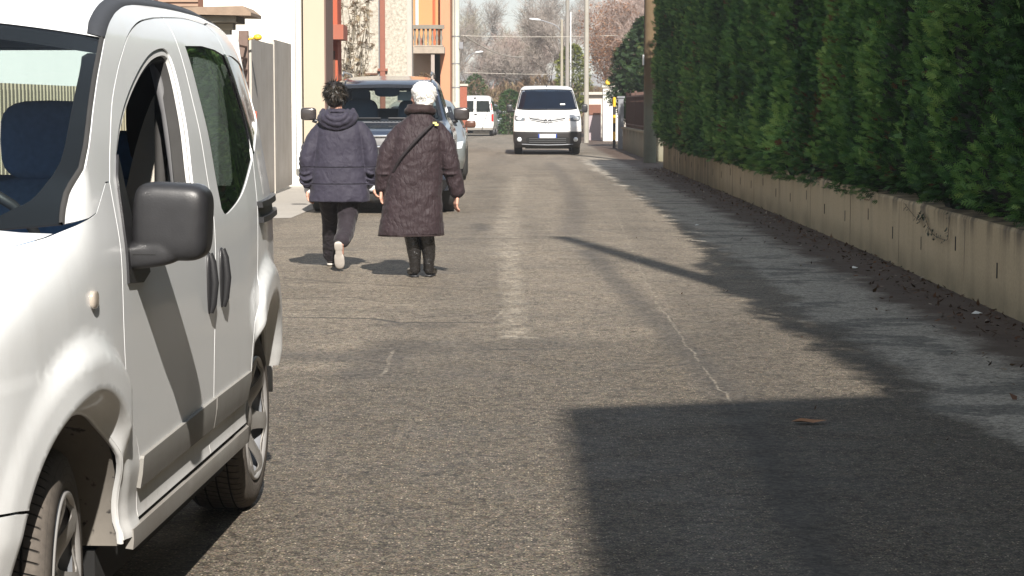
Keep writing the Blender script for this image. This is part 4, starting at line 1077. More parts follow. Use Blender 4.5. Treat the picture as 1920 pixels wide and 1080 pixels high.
        # moulding along the doors
        for a,b_ in ((-.478,-1.445),(-1.455,-2.06)):
            mo=[(a,.437),(a+.006,.512),(a,.518),(b_,.528),(b_,.437)] if a==-.478 else [(a,.437),(a,.528),(b_,.530),(b_+.03,.437)]
            patch('door_moulding',mo,S(.010,sg),grey,doorf if a==-.478 else ds,[],.04,o,.016)
        # sill
        sill=[(-.40,.300),(-.40,.350),(-2.12,.350),(-2.12,.300)]
        patch('sill',sill,S(.004,sg),grey,root,[],.03,o,.02)
        if True:
            pil=[(l+.018,h) for l,h in [(-2.372,1.55)]+div[1:]]+[(l-.018,h) for l,h in reversed([(-2.378,1.55)]+div[1:])]
            patch('glass_pillar',pil,S(.0015,sg),M['black_gloss'],ds,[],.02,o,.003)
        # vertical door handles
        for l0,par in ((-1.385,doorf),(-1.585,ds)):
            b=MB(); w=WS(l0,.87)
            b.sell((l0,sg*(w+.001),.87),(.028,.010,.090),.8,18,12)
            for z in (.80,.94): pass
            b.tube([(l0,sg*(w+.004),.785),(l0,sg*(w+.012),.81),(l0,sg*(w+.018),.87),(l0,sg*(w+.012),.93),(l0,sg*(w+.004),.955)],[.010,.012,.013,.012,.010],10)
            b.build('door_handle',M['black_plastic'],par)
        # rail of the sliding door
        b=MB()
        for (z0,z1,of) in ((1.042,1.062,.018),(.992,1.010,.018),(1.010,1.042,.002)):
            vs=[];m=10
            for i in range(m+1):
                l=-2.335-(3.06-2.335)*i/m
                for z,dw in ((z0,-.003),(z0,of),(z1,of),(z1,-.003)): vs.append((l,sg*(WS(l,z)+dw),z))
            b.add(vs,[(i*4+k,(i+1)*4+k,(i+1)*4+k+1,i*4+k+1) for i in range(m) for k in range(3)]+[(0,1,2,3),tuple(m*4+k for k in (3,2,1,0))])
        b.build('sliding_rail',M['black_plastic'],qp)
        # side repeater
        b=MB(); b.sell((-.050,sg*(WS(-.05,.945)+.002),.945),(.026,.010,.021),.7,16,10); b.build('side_repeater',M['orange_lens'] if sg<0 else simple('clear_amber',(.38,.33,.28),.15,var=.3,scale=60,coat=1),root)
        # headlight
        hl=ccrv([(.535,.885),(.515,.93),(.525,.985),(.555,1.0),(.60,.965),(.66,.915),(.715,.86),(.745,.80),(.69,.79),(.60,.84)],3)
        h_=patch('headlight',hl,S(.004,sg),M['lens'],root,[],.03,o,.01)
        patch('headlight_rim',inset(hl,-.008),S(.003,sg),M['grey_trim'],h_,[inset(hl,.002)],.03,o,.01)
        patch('bumper_strip',[(.55,.80),(.535,.865),(.60,.825),(.68,.775),(.75,.76),(.75,.72),(.66,.735)],S(.006,sg),M['black_plastic'],root,[],.03,o,.01)
    # front shell, hood, windscreen, roof ---------------------------------
    def frontmap(y,h):
        q=min(1,abs(y)/.60); return (.772+.035*(1-q*q)-.02*smooth01(h,.6,.85),y,h)
    fb=[(-.60,.22),(.60,.22),(.60,.585),(-.60,.585)]
    grille=[(-.42,.30),(.42,.30),(.45,.46),(-.45,.46)]
    bm_=patch('front_bumper',fb,frontmap,paint,root,[grille],.06,(1,0,0),.006)
    patch('lower_grille',grille,lambda y,h:(frontmap(y,h)[0]-.02,y,h),M['black_plastic'],bm_,[],.06,(1,0,0))
    patch('number_plate',[(-.26,.47),(.26,.47),(.26,.57),(-.26,.57)],lambda y,h:(frontmap(y,h)[0]+.012,y,h),M['plate_white'],bm_,[],.06,(1,0,0),.005)
    patch('front_panel',[(-.60,.59),(.60,.59),(.58,.84),(-.58,.84)],frontmap,paint,root,[[(-.32,.64),(.32,.64),(.34,.74),(-.34,.74)]],.06,(1,0,0),.006)
    patch('upper_grille',[(-.33,.63),(.33,.63),(.35,.75),(-.35,.75)],lambda y,h:(frontmap(y,h)[0]-.015,y,h),M['black_plastic'],root,[],.06,(1,0,0))
    # bonnet
    nb=18;vs=[];cols=24
    for i in range(nb+1):
        l=.06+(.785-.06)*i/nb
        for j in range(cols+1):
            y=(-1+2*j/cols); w=y*wseam(min(l,.765)); dl=.20*(1-abs(y)**2.2)*(1-i/nb)
            vs.append((l+dl*.75,w,hoodz(min(.77,l+dl*.4),w)+.001))
    hb=MB(); m=cols+1; hb.add(vs,[(i*m+j,(i+1)*m+j,(i+1)*m+j+1,i*m+j+1) for i in range(nb) for j in range(cols)],True); hb.build('bonnet',paint,root,fix=False)
    # scuttle under the windscreen
    # windscreen
    Eg=crv([(.0,.772,1.118),(-.05,.775,1.165),(-.10,.765,1.21),(-.27,.745,1.335),(-.40,.722,1.415),(-.51,.702,1.475),(-.67,.672,1.55)],4)
    Eg=[(l,WS(l,h)-.001,h) for l,w,h in Eg]
    def wsmap(u,v,off=0.):
        k=v*(len(Eg)-1); i=min(int(k),len(Eg)-2); t=k-i; e=[Eg[i][a]*(1-t)+Eg[i+1][a]*t for a in range(3)]
        cl=.27*(1-v)+(-.46)*v; ch=1.095*(1-v)+1.605*v
        # centre profile
        s=1-abs(u)**2.3; l=e[0]+(cl-e[0])*s; h=e[2]+(ch-e[2])*s
        return (l+off*.6, u*(e[1]-.004), h+off*.8)
    ws=[(-1,0),(1,0),(1,1),(-1,1)]
    wso=patch('windscreen',inset(ws,.004),lambda u,v:wsmap(u,v),gl_ws,root,[],.08,(1,0,1),0)
    fr_in=ccrv([(-.87,.13),(-.72,.06),(0,.025),(.72,.06),(.87,.13),(.925,.27),(.945,.62),(.945,.885),(.915,.915),(0,.935),(-.915,.915),(-.945,.885),(-.945,.62),(-.925,.27)],4)
    patch('windscreen_border',inset(ws,.001),lambda u,v:wsmap(u,v,-.004),M['black_gloss'],wso,[fr_in],.06,(1,0,1),0)
    for sg in (1,-1):
        b=MB(); vs=[]
        for i in range(17):
            v=i/16; p=Vector(wsmap(sg*.997,v)); k=v*(len(Eg)-1); e=Eg[min(int(k),len(Eg)-1)]
            vs+= [tuple(p+Vector((.002,-sg*.006,.003))), tuple(p+Vector((.006,sg*.002,.005))), tuple(p+Vector((-.002,sg*.006,-.004)))]
        b.add(vs,[(i*3+k,(i+1)*3+k,(i+1)*3+k+1,i*3+k+1) for i in range(16) for k in range(2)],True); b.build('windscreen_trim',M['rubber'],wso,fix=False)
    # roof
    def redge(l): return lerp([(p[0],p[1]) for p in reversed(roofedge) if p[1]>1.5],l)
    REd=[(-3.12,1.62),(-2.95,1.665),(-2.5,1.68),(-1.9,1.68),(-1.4,1.668),(-1.15,1.652),(-.94,1.625),(-.78,1.59),(-.67,1.55)]
    ZC=[(-3.16,1.655),(-3.0,1.70),(-2.6,1.728),(-2.2,1.738),(-1.5,1.732),(-1.0,1.705),(-.7,1.66),(-.45,1.607)]
    def roofmap(i,u):
        """i 0..1 front to back, u -1..1"""
        le=-.67+(-3.12+.67)*i; lc=-.46+(-3.16+.46)*i; he=sm_lerp(REd,le,.05); hc=sm_lerp(ZC,lc,.05)
        if i==0: he,hc=1.55,1.605
        we=WS(le,he)-.002
        s=1-abs(u)**2.3; l=le+(lc-le)*s
        q=(1-abs(u)**2.6)**(1/2.0)
        return (l, u*we, he+(hc-he)*(q if i>0.0 else s))
    n1,n2=26,28; vs=[]
    us=[math.sin(-math.pi/2+math.pi*j/n2) for j in range(n2+1)]
    for i in range(n1+1):
        for u in us: vs.append(roofmap((i/n1)**1.3,u))
    rb=MB(); m=n2+1; rb.add(vs,[(i*m+j,(i+1)*m+j,(i+1)*m+j+1,i*m+j+1) for i in range(n1) for j in range(n2)],True); roof=rb.build('roof',paint,root,fix=False)
    for sg in (1,-1):
        b=MB(); vs=[]
        for i in range(31):
            t=(i/30)**1.2; le=-.665+(-3.08+.67)*t; p=Vector((le,sg*(WS(le,sm_lerp(REd,le,.03))-.002),sm_lerp(REd,le,.03)))
            q=Vector(roofmap(max(.0001,t),sg*.945))
            if i==0: q=Vector(wsmap(sg*.95,1.0))
            up=Vector((0,0,.004))
            vs+= [tuple(p+Vector((0,sg*.002,-.006))),tuple(p+up+Vector((0,sg*.002,0))),tuple(q+up*1.5),tuple(q-up)]
        b.add(vs,[(i*4+k,(i+1)*4+k,(i+1)*4+k+1,i*4+k+1) for i in range(30) for k in range(3)],True); b.build('roof_strip',simple('roof_strip_black',(.035,.038,.045),.75) if sg==1 else bpy.data.materials['roof_strip_black'],roof,fix=False)
    # rear end
    def rearmap(y,h):
        q=min(1,abs(y)/.70); return (-3.235-.03*(1-q*q)+.10*smooth01(h,1.3,1.62),y,h)
    patch('tailgate',[(-.66,.55),(.66,.55),(.66,1.1),(.60,1.64),(-.60,1.64),(-.66,1.1)],rearmap,paint,root,[[(-.56,1.08),(.56,1.08),(.52,1.585),(-.52,1.585)]],.07,(-1,0,0),.006)
    patch('rear_window',[(-.57,1.07),(.57,1.07),(.53,1.595),(-.53,1.595)],lambda y,h:(rearmap(y,h)[0]+.006,y,h),glass('tailgate_glass',(.50,.58,.62),.9,.015),root,[],.07,(-1,0,0))
    patch('rear_bumper',[(-.70,.30),(.70,.30),(.70,.545),(-.70,.545)],lambda y,h:(rearmap(y,h)[0]-.015,y,h),paint,root,[],.07,(-1,0,0),.006)
    # lower body: underside, wheel houses, inner skin
    u=MB(); u.box(-2.12,-.38,-.72,.72,.20,.30); u.box(-3.18,-2.90,-.66,.66,.26,.42); u.box(.42,.74,-.60,.60,.22,.40); u.box(-2.95,.55,-.52,.52,.22,.55); u.build('floor_pan',M['dark'],root)
    liner=NT('dirty_liner'); f=liner.noise(6,5,.65); sp=liner.noise(22,3,.6)
    cc=liner.mix(f,(.10,.09,.08),(.24,.22,.19)); cc=liner.mix(liner.map(sp,.60,.66),cc,(.03,.027,.025)); liner.bsdf(cc,.9)
    for l0 in (FC,-WB):
        for sg in (1,-1):
            b=MB(); n=26; vs=[]
            for i in range(n+1):
                a=R(-12+(191 if l0==FC else 172)*i/n)
                for r,w in ((.392,None),(.392,.50)):
                    l_,h_=l0+r*math.cos(a),WR+r*math.sin(a); w=min(WS(l_,h_)-.014,.79) if w is None else w; vs.append((l_,sg*w,h_))
            fs=[(i*2,(i+1)*2,(i+1)*2+1,i*2+1) for i in range(n)]
            c0=len(vs); vs.append((l0,sg*.50,WR)); fs+=[(c0,i*2+1,(i+1)*2+1) for i in range(n)]
            b.add(vs,fs,True); b.build('wheel_house',liner.m,root,fix=False)
    # inner skin so that shut lines read dark
    for sg in (1,-1):
        patch('inner_skin',inset(front_door,-.012),S(-.030,sg),M['grey_trim'],root,[inset(win,.022)],.06,(0,sg,0),0)
        patch('inner_skin',inset(slide_door,-.012),S(-.030,sg),M['grey_trim'],root,[inset(g1,.03)],.06,(0,sg,0),0)
        patch('inner_skin',[(-.30,.70),(-.30,1.17),(-.10,1.09),(.6,.90),(.7,.7),(.45,.72),(.2,.80)],S(-.03,sg),M['dark'],root,[],.06,(0,sg,0),0)
    # wheels
    tyre_m=NT('tyre'); x,y,z=tyre_m.sep(); an=tyre_m.math('ARCTAN2',z,x); rr_=tyre_m.math('SQRT',tyre_m.math('ADD',tyre_m.math('MULTIPLY',x,x),tyre_m.math('MULTIPLY',z,z)))
    lug=tyre_m.math('PINGPONG',tyre_m.math('ADD',tyre_m.math('MULTIPLY',an,1/math.pi*2*18),tyre_m.math('MULTIPLY',y,9)),.5); lug=tyre_m.map(lug,.0,.10,0,1)
    rib=tyre_m.math('PINGPONG',tyre_m.math('ADD',tyre_m.math('MULTIPLY',y,24),.0),.5); rib=tyre_m.map(rib,.02,.10,0,1)
    tread=tyre_m.map(rr_,.296,.302); gro=tyre_m.math('MULTIPLY',tyre_m.math('MULTIPLY',lug,rib),1); gmask=tyre_m.math('MULTIPLY',tyre_m.math('SUBTRACT',1,gro),tread)
    f=tyre_m.noise(10,5,.65); f2=tyre_m.noise(70,3); cc=tyre_m.mix(f,(.075,.065,.056),(.15,.13,.112)); cc=tyre_m.mix(tyre_m.map(f2,.4,.7,0,.4),cc,(.05,.045,.04)); cc=tyre_m.mix(tyre_m.math('MULTIPLY',gmask,.9),cc,(.008,.008,.008))
    sd=tyre_m.math('PINGPONG',tyre_m.math('MULTIPLY',rr_,60),.5); cc=tyre_m.mix(tyre_m.math('MULTIPLY',tyre_m.map(sd,0,.12,.35,0),tyre_m.map(rr_,.294,.290)),cc,(.03,.028,.026))
    tyre_m.bsdf(cc,.9,0,tyre_m.bump(gmask,-.9,.012) if False else tyre_m.bump(tyre_m.math('SUBTRACT',1,gmask),.9,.01),.2)
    capn=NT('hubcap_paint'); f=capn.noise(9,5,.6); cc=capn.mix(f,(.22,.21,.195),(.36,.345,.325)); capn.bsdf(cc,.38,.45)
    def wheel(l,sg,steer=0):
        w=empty('wheel',(l,sg*.666,WR)); w.parent=root; w.rotation_euler=(0,0,steer)
        t=MB(); prof=[(.200,-.105),(.235,-.116),(.268,-.115),(.292,-.105),(.304,-.092),(.3095,-.075),(.3105,-.02),(.3105,.02),(.3095,.055),(.304,.072),(.292,.085),(.268,.095),(.235,.096),(.205,.088),(.200,.080)]
        t.lathe(prof,'y',64); t.build('tyre',tyre_m.m,w)
        rm=MB(); rm.lathe([(.200,-.08),(.196,-.05),(.17,0),(.17,.03),(.196,.06),(.204,.086),(.209,.090),(.209,.086)],'y',48); rm.build('rim',M['metal_grey'],w)
        bd=MB(); bd.lathe([(0,.02),(.13,.02),(.13,.03),(0,.035)] if sg>0 else [(0,-.02),(.13,-.02),(.13,-.03),(0,-.035)],'y',24); bd.build('brake_disc',M['dark'],w)
        ring=arc(0,0,.207,0,360,60)[:-1]; holes=[]
        for k in range(7):
            a=2*math.pi*k/7+.2; c,s=math.cos(a),math.sin(a)
            q=[(.105,-.012),(.16,-.046),(.176,-.050),(.186,-.035),(.189,0),(.186,.035),(.176,.050),(.16,.046),(.105,.012)]
            holes.append([(px*c-py*s,px*s+py*c) for px,py in ccrv(q,2)])
        def hm(x,z):
            r=math.hypot(x,z); y=.060+.034*(1-smooth01(abs(r-.185),0,.03))*0+ .052*smooth01(r,.06,.20)*.6 + (.016*(1-smooth01(r,.030,.040))); 
            a=math.atan2(z,x)-.2; y+= .006*math.cos(7*a+math.pi)*smooth01(r,.05,.12)
            return (x,sg*y,z)
        patch('hubcap',ring,hm,capn.m,w,holes,.02,(0,sg,0),.004)
        eg=MB(); eg.lathe([(.200,sg*.088),(.206,sg*.099),(.212,sg*.097),(.214,sg*.088)],'y',56); eg.build('hubcap_rim',simple('rim_edge',(.40,.39,.38),.4,.4) if 'rim_edge' not in bpy.data.materials else bpy.data.materials['rim_edge'],w)
        return w
    wheel(.05,1,R(6.5)); wheel(.05,-1,R(6.5)); wheel(-WB,1); wheel(-WB,-1)
    # mirrors
    for sg in (1,-1):
        mr=empty('wing_mirror',(-.44,sg*.80,1.02)); mr.parent=root
        b=MB(); b.sell((-.02,sg*.108,.080),(.070,.093,.094),.42,36,24,rot=Matrix.Rotation(sg*R(-3),3,'X') ,e2=.42)
        b.sell((-.0,sg*.045,.000),(.052,.085,.033),.5,24,12,rot=Matrix.Rotation(sg*R(8),3,'X'))
        o=b.build('housing',M['black_plastic'],mr,fix=False)
        rm=o.modifiers.new('rm','REMESH'); rm.mode='VOXEL'; rm.voxel_size=.004; rm.use_smooth_shade=True
        sm_=o.modifiers.new('sm','SMOOTH'); sm_.iterations=6; sm_.factor=.6
        g=MB(); g.sell((-.093,sg*.112,.085),(.004,.078,.085),.4,24,12,e2=.4); g.build('mirror_glass',M['chrome'],mr)
        l_=MB(); l_.box(.0495,.0520,sg*.035-.012,sg*.035+.045,.0015,.0035); l_.build('seam',M['dark'],mr)
        # black triangle on the door
        tri=[(-.365,.955),(-.372,1.08),(-.40,1.21),(-.445,1.262),(-.47,1.10),(-.56,1.03),(-.60,.965),(-.52,.945)]
        patch('mirror_base',tri,S(.006,sg),M['black_plastic'],mr,[],.03,(0,sg,0),.018)
        bpy.context.view_layer.update()
        b=[c for c in mr.children if c.name.startswith('mirror_base')][0]; b.location=(.44,-sg*.80,-1.02)
    # interior -----------------------------------------------------------
    for sg in (1,-1):
        st=empty('front_seat',(-1.02,sg*.36,.30)); st.parent=root
        b=MB(); b.sell((0,0,.20),(.27,.25,.11),.6); b.build('cushion',M['car_seat'],st)
        b=MB(); b.sell((-.30,0,.52),(.10,.25,.36),.55,24,16,rot=Matrix.Rotation(R(-14),3,'Y')); b.build('backrest',M['car_seat'],st)
        b=MB(); b.sell((-.37,0,.98),(.055,.14,.115),.55,20,12); b.tube([(-.36,-.05,.8),(-.37,-.05,.95)],.008,6); b.tube([(-.36,.05,.8),(-.37,.05,.95)],.008,6); b.build('headrest',M['car_seat'],st)
        b=MB(); b.sell((-.80,sg*.36,1.625),(.075,.205,.006),.4,20,10,rot=Matrix.Rotation(R(9),3,'Y'),e2=.5); b.build('sun_visor',simple('visor_vinyl',(.74,.75,.70),.7,var=.05) if sg==1 else bpy.data.materials['visor_vinyl'],root)
        pz=patch('pillar_trim',[(-1.44,.55),(-1.50,1.05),(-1.47,1.35),(-1.52,1.56),(-1.66,1.56),(-1.60,1.3),(-1.62,1.05),(-1.66,.55)],S(-.055,sg),M['beige_trim'],root,[],.06,(0,sg,0),.012)
        pf=patch('pillar_trim',ccrv([(.50,.95),(.535,1.15),(.575,1.30),(.625,1.42),(.655,1.40),(.66,1.2),(.68,.95)],3),lambda w,h:(-1.60,sg*w,h),M['beige_trim'],root,[],.06,(1,0,0),.02)
        pf=patch('pillar_cover',ccrv([(.52,1.32),(.53,1.44),(.545,1.53),(.60,1.585),(.665,1.55),(.70,1.3),(.66,1.22),(.55,1.20)],3),lambda w,h:(-1.66,sg*w,h),M['dark_trim'],root,[],.06,(1,0,0),.05)
        b=MB(); b.tube([(-1.50,sg*.66,1.42),(-1.44,sg*.67,1.1),(-1.35,sg*.68,.6)],.018,6); b.build('seat_belt',M['rubber'],root)
        # raised edge of the glass standing behind the open window: rear channel
        b=MB(); b.tube([(-1.405,sg*(WS(-1.4,1.50)-.05),1.50),(-1.375,sg*(WS(-1.37,1.36)-.05),1.36),(-1.32,sg*(WS(-1.3,1.2)-.05),1.2),(-1.29,sg*(WS(-1.29,1.04)-.05),1.04)],.016,8); b.build('window_channel',M['grey_trim'],root)
        dt=patch('door_trim',[(-.42,.45),(-.42,.98),(-.8,1.03),(-1.42,1.03),(-1.42,.45)],S(-.075,sg),M['grey_trim'],root,[],.08,(0,sg,0),.02)
        patch('door_top_trim',[(-.40,.98),(-.40,1.035),(-1.40,1.035),(-1.40,.98)],S(-.05,sg),M['beige_trim'],root,[],.08,(0,sg,0),.03)
    b=MB(); b.sell((-.05,0,.93),(.42,.70,.17),.45,24,12); b.build('dashboard',M['car_seat'],root)
    b=MB()
    ring=[]
    for i in range(25):
        a=2*math.pi*i/24; ring.append((-.60+.07*math.sin(a)+.0,.36+.18*math.cos(a),1.02+.16*math.sin(a)))
    b.tube(ring,.014,8,False); b.sell((-.57,.36,1.0),(.03,.07,.05),.7); b.build('steering_wheel',M['black_plastic'],root)
    b=MB(); b.sell((-2.05,0,.78),(.10,.60,.38),.4,24,12,rot=Matrix.Rotation(R(-10),3,'Y')); b.sell((-1.85,0,.5),(.26,.60,.12),.5); b.build('rear_bench',M['car_seat'],root)
    for y in (-.4,.4):
        b=MB(); b.sell((-2.13,y,1.22),(.045,.12,.08),.55,16,10); b.build('headrest',M['car_seat'],root)
    # head lining
    vs=[]
    for i in range(n1+1):
        for u in us:
            p=Vector(roofmap(max(.001,(i/n1)**1.3),u)); vs.append((p.x-.02,p.y*.955,p.z-.035))
    rb=MB(); rb.add(vs,[(i*m+j,(i+1)*m+j,(i+1)*m+j+1,i*m+j+1) for i in range(n1) for j in range(n2)],True); rb.build('head_lining',M['grey_trim'],root,fix=False)
    # wipers
    b=MB(); p=[wsmap(u,.05,.02) for u in (-.75,-.4,.0)]; b.tube(p,.008,6); p=[wsmap(u,.06,.02) for u in (.0,.35,.72)]; b.tube(p,.008,6); b.build('wiper',M['black_plastic'],root)
    return root
make_qcar()
# ================================================================== other vehicles: bodies from stacked plan outlines
class Body:
    def __init__(s, pf, pr, wt, nf=5., nr=5., bow=.06):
        s.pf,s.pr,s.wt,s.nf,s.nr,s.bow=pf,pr,wt,nf,nr,bow
    def W(s,h): return sm_lerp(s.wt,h,.02)
    def F(s,h): return sm_lerp(s.pf,h,.018)
    def B(s,h): return sm_lerp(s.pr,h,.018)
    def front(s,y,h,off=0.):
        w=s.W(h); f,b=s.F(h),s.B(h); a=(f-b)/2; q=min(.9999,abs(y)/w)
        cr=.16 # corner region length
        l=f-s.bow*q*q*1.0-cr*(1-(1-q**s.nf)**(1/s.nf))*1.6
        return (l+off, y, h)
    def rear(s,y,h,off=0.):
        w=s.W(h); b=s.B(h); q=min(.9999,abs(y)/w)
        l=b+.03*q*q+.16*(1-(1-q**s.nr)**(1/s.nr))*1.4
        return (l-off,y,h)
    def side(s,l,h,sg=1,off=0.):
        return (l, sg*(s.W(h)+off-.012*smooth01(abs(l-(s.F(h)+s.B(h))/2),.5*(s.F(h)-s.B(h))*.7,.5*(s.F(h)-s.B(h)))),h)
    def ring(s,h,n=28):
        w=s.W(h); P=[]
        for i in range(n+1):
            t=-math.pi/2+math.pi*i/n; y=w*math.sin(t)*.9999; P.append(s.front(y,h))
        m=10; f=P[-1][0]; r=s.rear(w*.9999,h)[0]
        for i in range(1,m): P.append((f+(r-f)*i/m, s.side(f+(r-f)*i/m,h)[1] ,h))
        for i in range(n+1):
            t=math.pi/2-math.pi*i/n; y=w*math.sin(t)*.9999; P.append(s.rear(y,h))
        for i in range(1,m): P.append((r+(f-r)*i/m, s.side(r+(f-r)*i/m,h,-1)[1],h))
        return P
    def mesh(s, name, mat, parent, hs, skip=None, top=.05):
        vs=[];fs=[]; R_=[s.ring(h) for h in hs]; m=len(R_[0])
        for r in R_: vs+=r
        for i in range(len(hs)-1):
            for k in range(m):
                q=(i*m+k,i*m+(k+1)%m,(i+1)*m+(k+1)%m,(i+1)*m+k)
                if skip:
                    c=Vector((0,0,0))
                    for a in q: c+=Vector(vs[a])/4
                    if skip(c,k): continue
                fs.append(q)
        # crowned roof cap
        last=R_[-1]; cx=sum(p[0] for p in last)/m; base=(len(hs)-1)*m
        for t,dz in ((.85,.35*top),(.5,.8*top),(.15,top)):
            n0=len(vs)
            for p in last: vs.append((cx+(p[0]-cx)*t,p[1]*t,p[2]+dz))
            for k in range(m): fs.append((base+k,base+(k+1)%m,n0+(k+1)%m,n0+k))
            base=n0
        fs.append(tuple(range(base,base+m)))
        b=MB(); b.add(vs,fs,True); return b.build(name,mat,parent,fix=False)
def cwheel(parent,l,y,r,w,sg,mat_rim,n=30,spokes=10):
    e=empty('wheel',(l,y,r)); e.parent=parent; h=w/2
    t=MB(); t.lathe([(r*.62,-h),(r*.80,-h*1.08),(r*.95,-h*.95),(r,-h*.7),(r,h*.7),(r*.95,h*.95),(r*.80,h*1.08),(r*.62,h)],'y',n); t.build('tyre',M['rubber'],e)
    rm=MB(); rm.lathe([(r*.63,sg*h*1.02),(r*.60,sg*h*.6),(r*.2,sg*h*.75),(0,sg*h*.8)],'y',n); rm.build('rim',mat_rim,e)
    return e
PP=lambda pts: [(-x,y) for x,y in reversed(pts)]
def sym(pts): return list(pts)+[(-x,y) for x,y in reversed(pts) if abs(x)>1e-6]
def hrange(a,b,n): return [a+(b-a)*i/n for i in range(n+1)]
M['car_dark_blue']=simple('dark_blue_paint',(.030,.042,.070),.22,.3,var=.15,scale=3,coat=1)
M['car_silver']=simple('silver_paint',(.32,.35,.35),.3,.6,var=.1,scale=3,coat=.8)
M['car_grey']=simple('grey_paint',(.17,.18,.185),.3,.5,var=.1,scale=3,coat=.8)
M['car_white']=wear_paint('van_white',(.80,.80,.79),(.35,.32,.28),.55,.28,.35)
M['glass_dark']=glass('dark_screen',(.20,.25,.30),1.0,.02,1.5)
M['interior']=simple('interior_dark',(.03,.035,.045),.9,var=.3)
M['cabin_blue']=simple('cabin_blue',(.06,.095,.15),.6,var=.5,scale=3)
M['rim']=simple('alloy_rim',(.45,.45,.46),.3,.7,var=.1)

def suv():
    # dark off-roader seen head-on behind the two walkers
    X,Y=-1.66,26.75
    root=empty('parked_offroader',(X,Y,0),R(-90)-R(-1.0),label='dark blue off-road vehicle with chrome grille parked behind the two walkers',cat='car')
    p=M['car_dark_blue']
    pf=[(.30,.02),(.45,.10),(.75,.12),(.98,.06),(1.05,.0),(1.09,-.15),(1.12,-.55),(1.15,-1.02),(1.20,-1.12),(1.62,-1.62),(1.70,-1.80),(1.745,-2.1),(1.77,-2.6)]
    pr=[(.3,-4.55),(.9,-4.65),(1.2,-4.62),(1.65,-4.45),(1.745,-4.2),(1.77,-3.6)]
    wt=[(.3,.88),(.5,.925),(.95,.925),(1.05,.90),(1.12,.87),(1.18,.83),(1.65,.69),(1.72,.65),(1.77,.55)]
    B=Body(pf,pr,wt,5.,5.,.09)
    scr=sym([(0,1.185),(.70,1.185),(.735,1.21),(.635,1.60),(.60,1.625),(0,1.64)])
    rear=sym([(0,1.2),(.66,1.2),(.60,1.58),(0,1.6)])
    def skip(c,k):
        if pip(c.y,c.z,scr) and c.x>-2.2: return True
        if pip(c.y,c.z,rear) and c.x<-4.2: return True
        if -4.3<c.x<-1.75 and 1.22<c.z<1.60 and abs(c.y)>.6 and not (-2.75<c.x<-2.6): return True
        return False
    hs=hrange(.30,1.05,12)+hrange(1.065,1.20,10)+hrange(1.23,1.72,16)+[1.745,1.77]
    B.mesh('body',p,root,hs,skip,.03)
    sc_=patch('windscreen',inset(scr,-.025),lambda y,h:B.front(y,h,.004),glass('offroader_screen',(.70,.80,.82),.5,.02,1.45),root,[],.08,(1,0,1))
    patch('screen_border',inset(scr,-.028),lambda y,h:B.front(y,h,.008),M['black_gloss'],sc_,[inset(scr,.018)],.05,(1,0,1))
    patch('rear_window',inset(rear,-.02),lambda y,h:B.rear(y,h,.004),glass('offroader_rear',(.75,.78,.75),.5),root,[],.1,(-1,0,0))
    for sg in (1,-1):
        for a,b_ in ((-2.62,-1.72),(-4.25,-2.72)):
            patch('side_window',[(a,1.21),(b_,1.21),(b_-(.18 if b_>-2 else 0),1.60),(a+(.1 if a<-4 else 0),1.60)],lambda l,h:B.side(l,h,sg,.004),glass('offroader_side',(.3,.36,.38),1.) if 'offroader_side' not in bpy.data.materials else bpy.data.materials['offroader_side'],root,[],.1,(0,sg,0))
        hl=[(.50,.78),(.88,.82),(.885,.97),(.52,.985)]
        h_=patch('headlight',[(sg*a,b_) for a,b_ in hl],lambda y,h:B.front(y,h,.012),M['lens'],root,[],.05,(1,0,0),.01)
        b=MB(); q=B.front(sg*.66,.50,.02); b.lathe([(.0,.012),(.06,.01),(.065,0)],'x',16,q); b.build('fog_lamp',M['lens'],root)
        mr=empty('door_mirror',(-1.28,sg*.90,1.25)); mr.parent=root
        b=MB(); b.sell((0,sg*.115,.02),(.07,.105,.085),.45,20,12); b.build('housing',M['chrome_dull'],mr)
        b=MB(); b.tube([(0,0,-.08),(0,sg*.06,-.06)],.03,8); b.build('arm',M['black_plastic'],mr)
        for l in (-.88,-3.75):
            cwheel(root,l,sg*.80,.38,.25,sg,M['rim'])
            patch('wheel_arch',arc(l,.38,.44,-8,188,16),lambda a,h:B.side(a,max(.31,h),sg,.010),M['black_plastic'],root,[],.1,(0,sg,0))
        rl=MB(); rl.tube([(-1.95,sg*.60,1.79),(-2.1,sg*.60,1.83),(-3.9,sg*.60,1.83),(-4.05,sg*.60,1.78)],.016,8); rl.build('roof_rail',M['car_grey'],root)
    patch('grille_panel',sym([(0,.68),(.40,.68),(.46,.99),(0,1.0)]),lambda y,h:B.front(y,h,.010),M['black_plastic'],root,[],.06,(1,0,0),.01)
    g=MB()
    for sg in (1,-1):
        g.tube([B.front(sg*.16,.69,.03),B.front(sg*.22,.985,.03)],.028,8); g.tube([B.front(sg*.40,.69,.03),B.front(sg*.46,.98,.03)],.022,8)
    g.tube([B.front(y,.995,.025) for y in (-.46,-.3,-.15,0,.15,.3,.46)],.020,8); g.build('chrome_grille',M['chrome'],root)
    g=MB(); g.tube([B.front(y,.735,.03) for y in (-.40,-.2,0,.2,.40)],.018,6); g.tube([B.front(y,.86,.028) for y in (-.16,0,.16)],.02,6); g.build('chrome_bar',M['chrome'],root)
    patch('number_plate',[(-.26,.50),(.26,.50),(.26,.61),(-.26,.61)],lambda y,h:B.front(y,h,.03),M['plate_white'],root,[],.1,(1,0,0),.008)
    patch('lower_bumper',sym([(0,.32),(.80,.32),(.86,.44),(0,.46)]),lambda y,h:B.front(y,h,.02),M['black_plastic'],root,[],.1,(1,0,0),.01)
    patch('bonnet_scuttle',sym([(0,1.155),(.78,1.155),(.75,1.178),(0,1.178)]),lambda y,h:B.front(y,h,.012),M['grey_trim'],root,[],.03,(1,0,0))
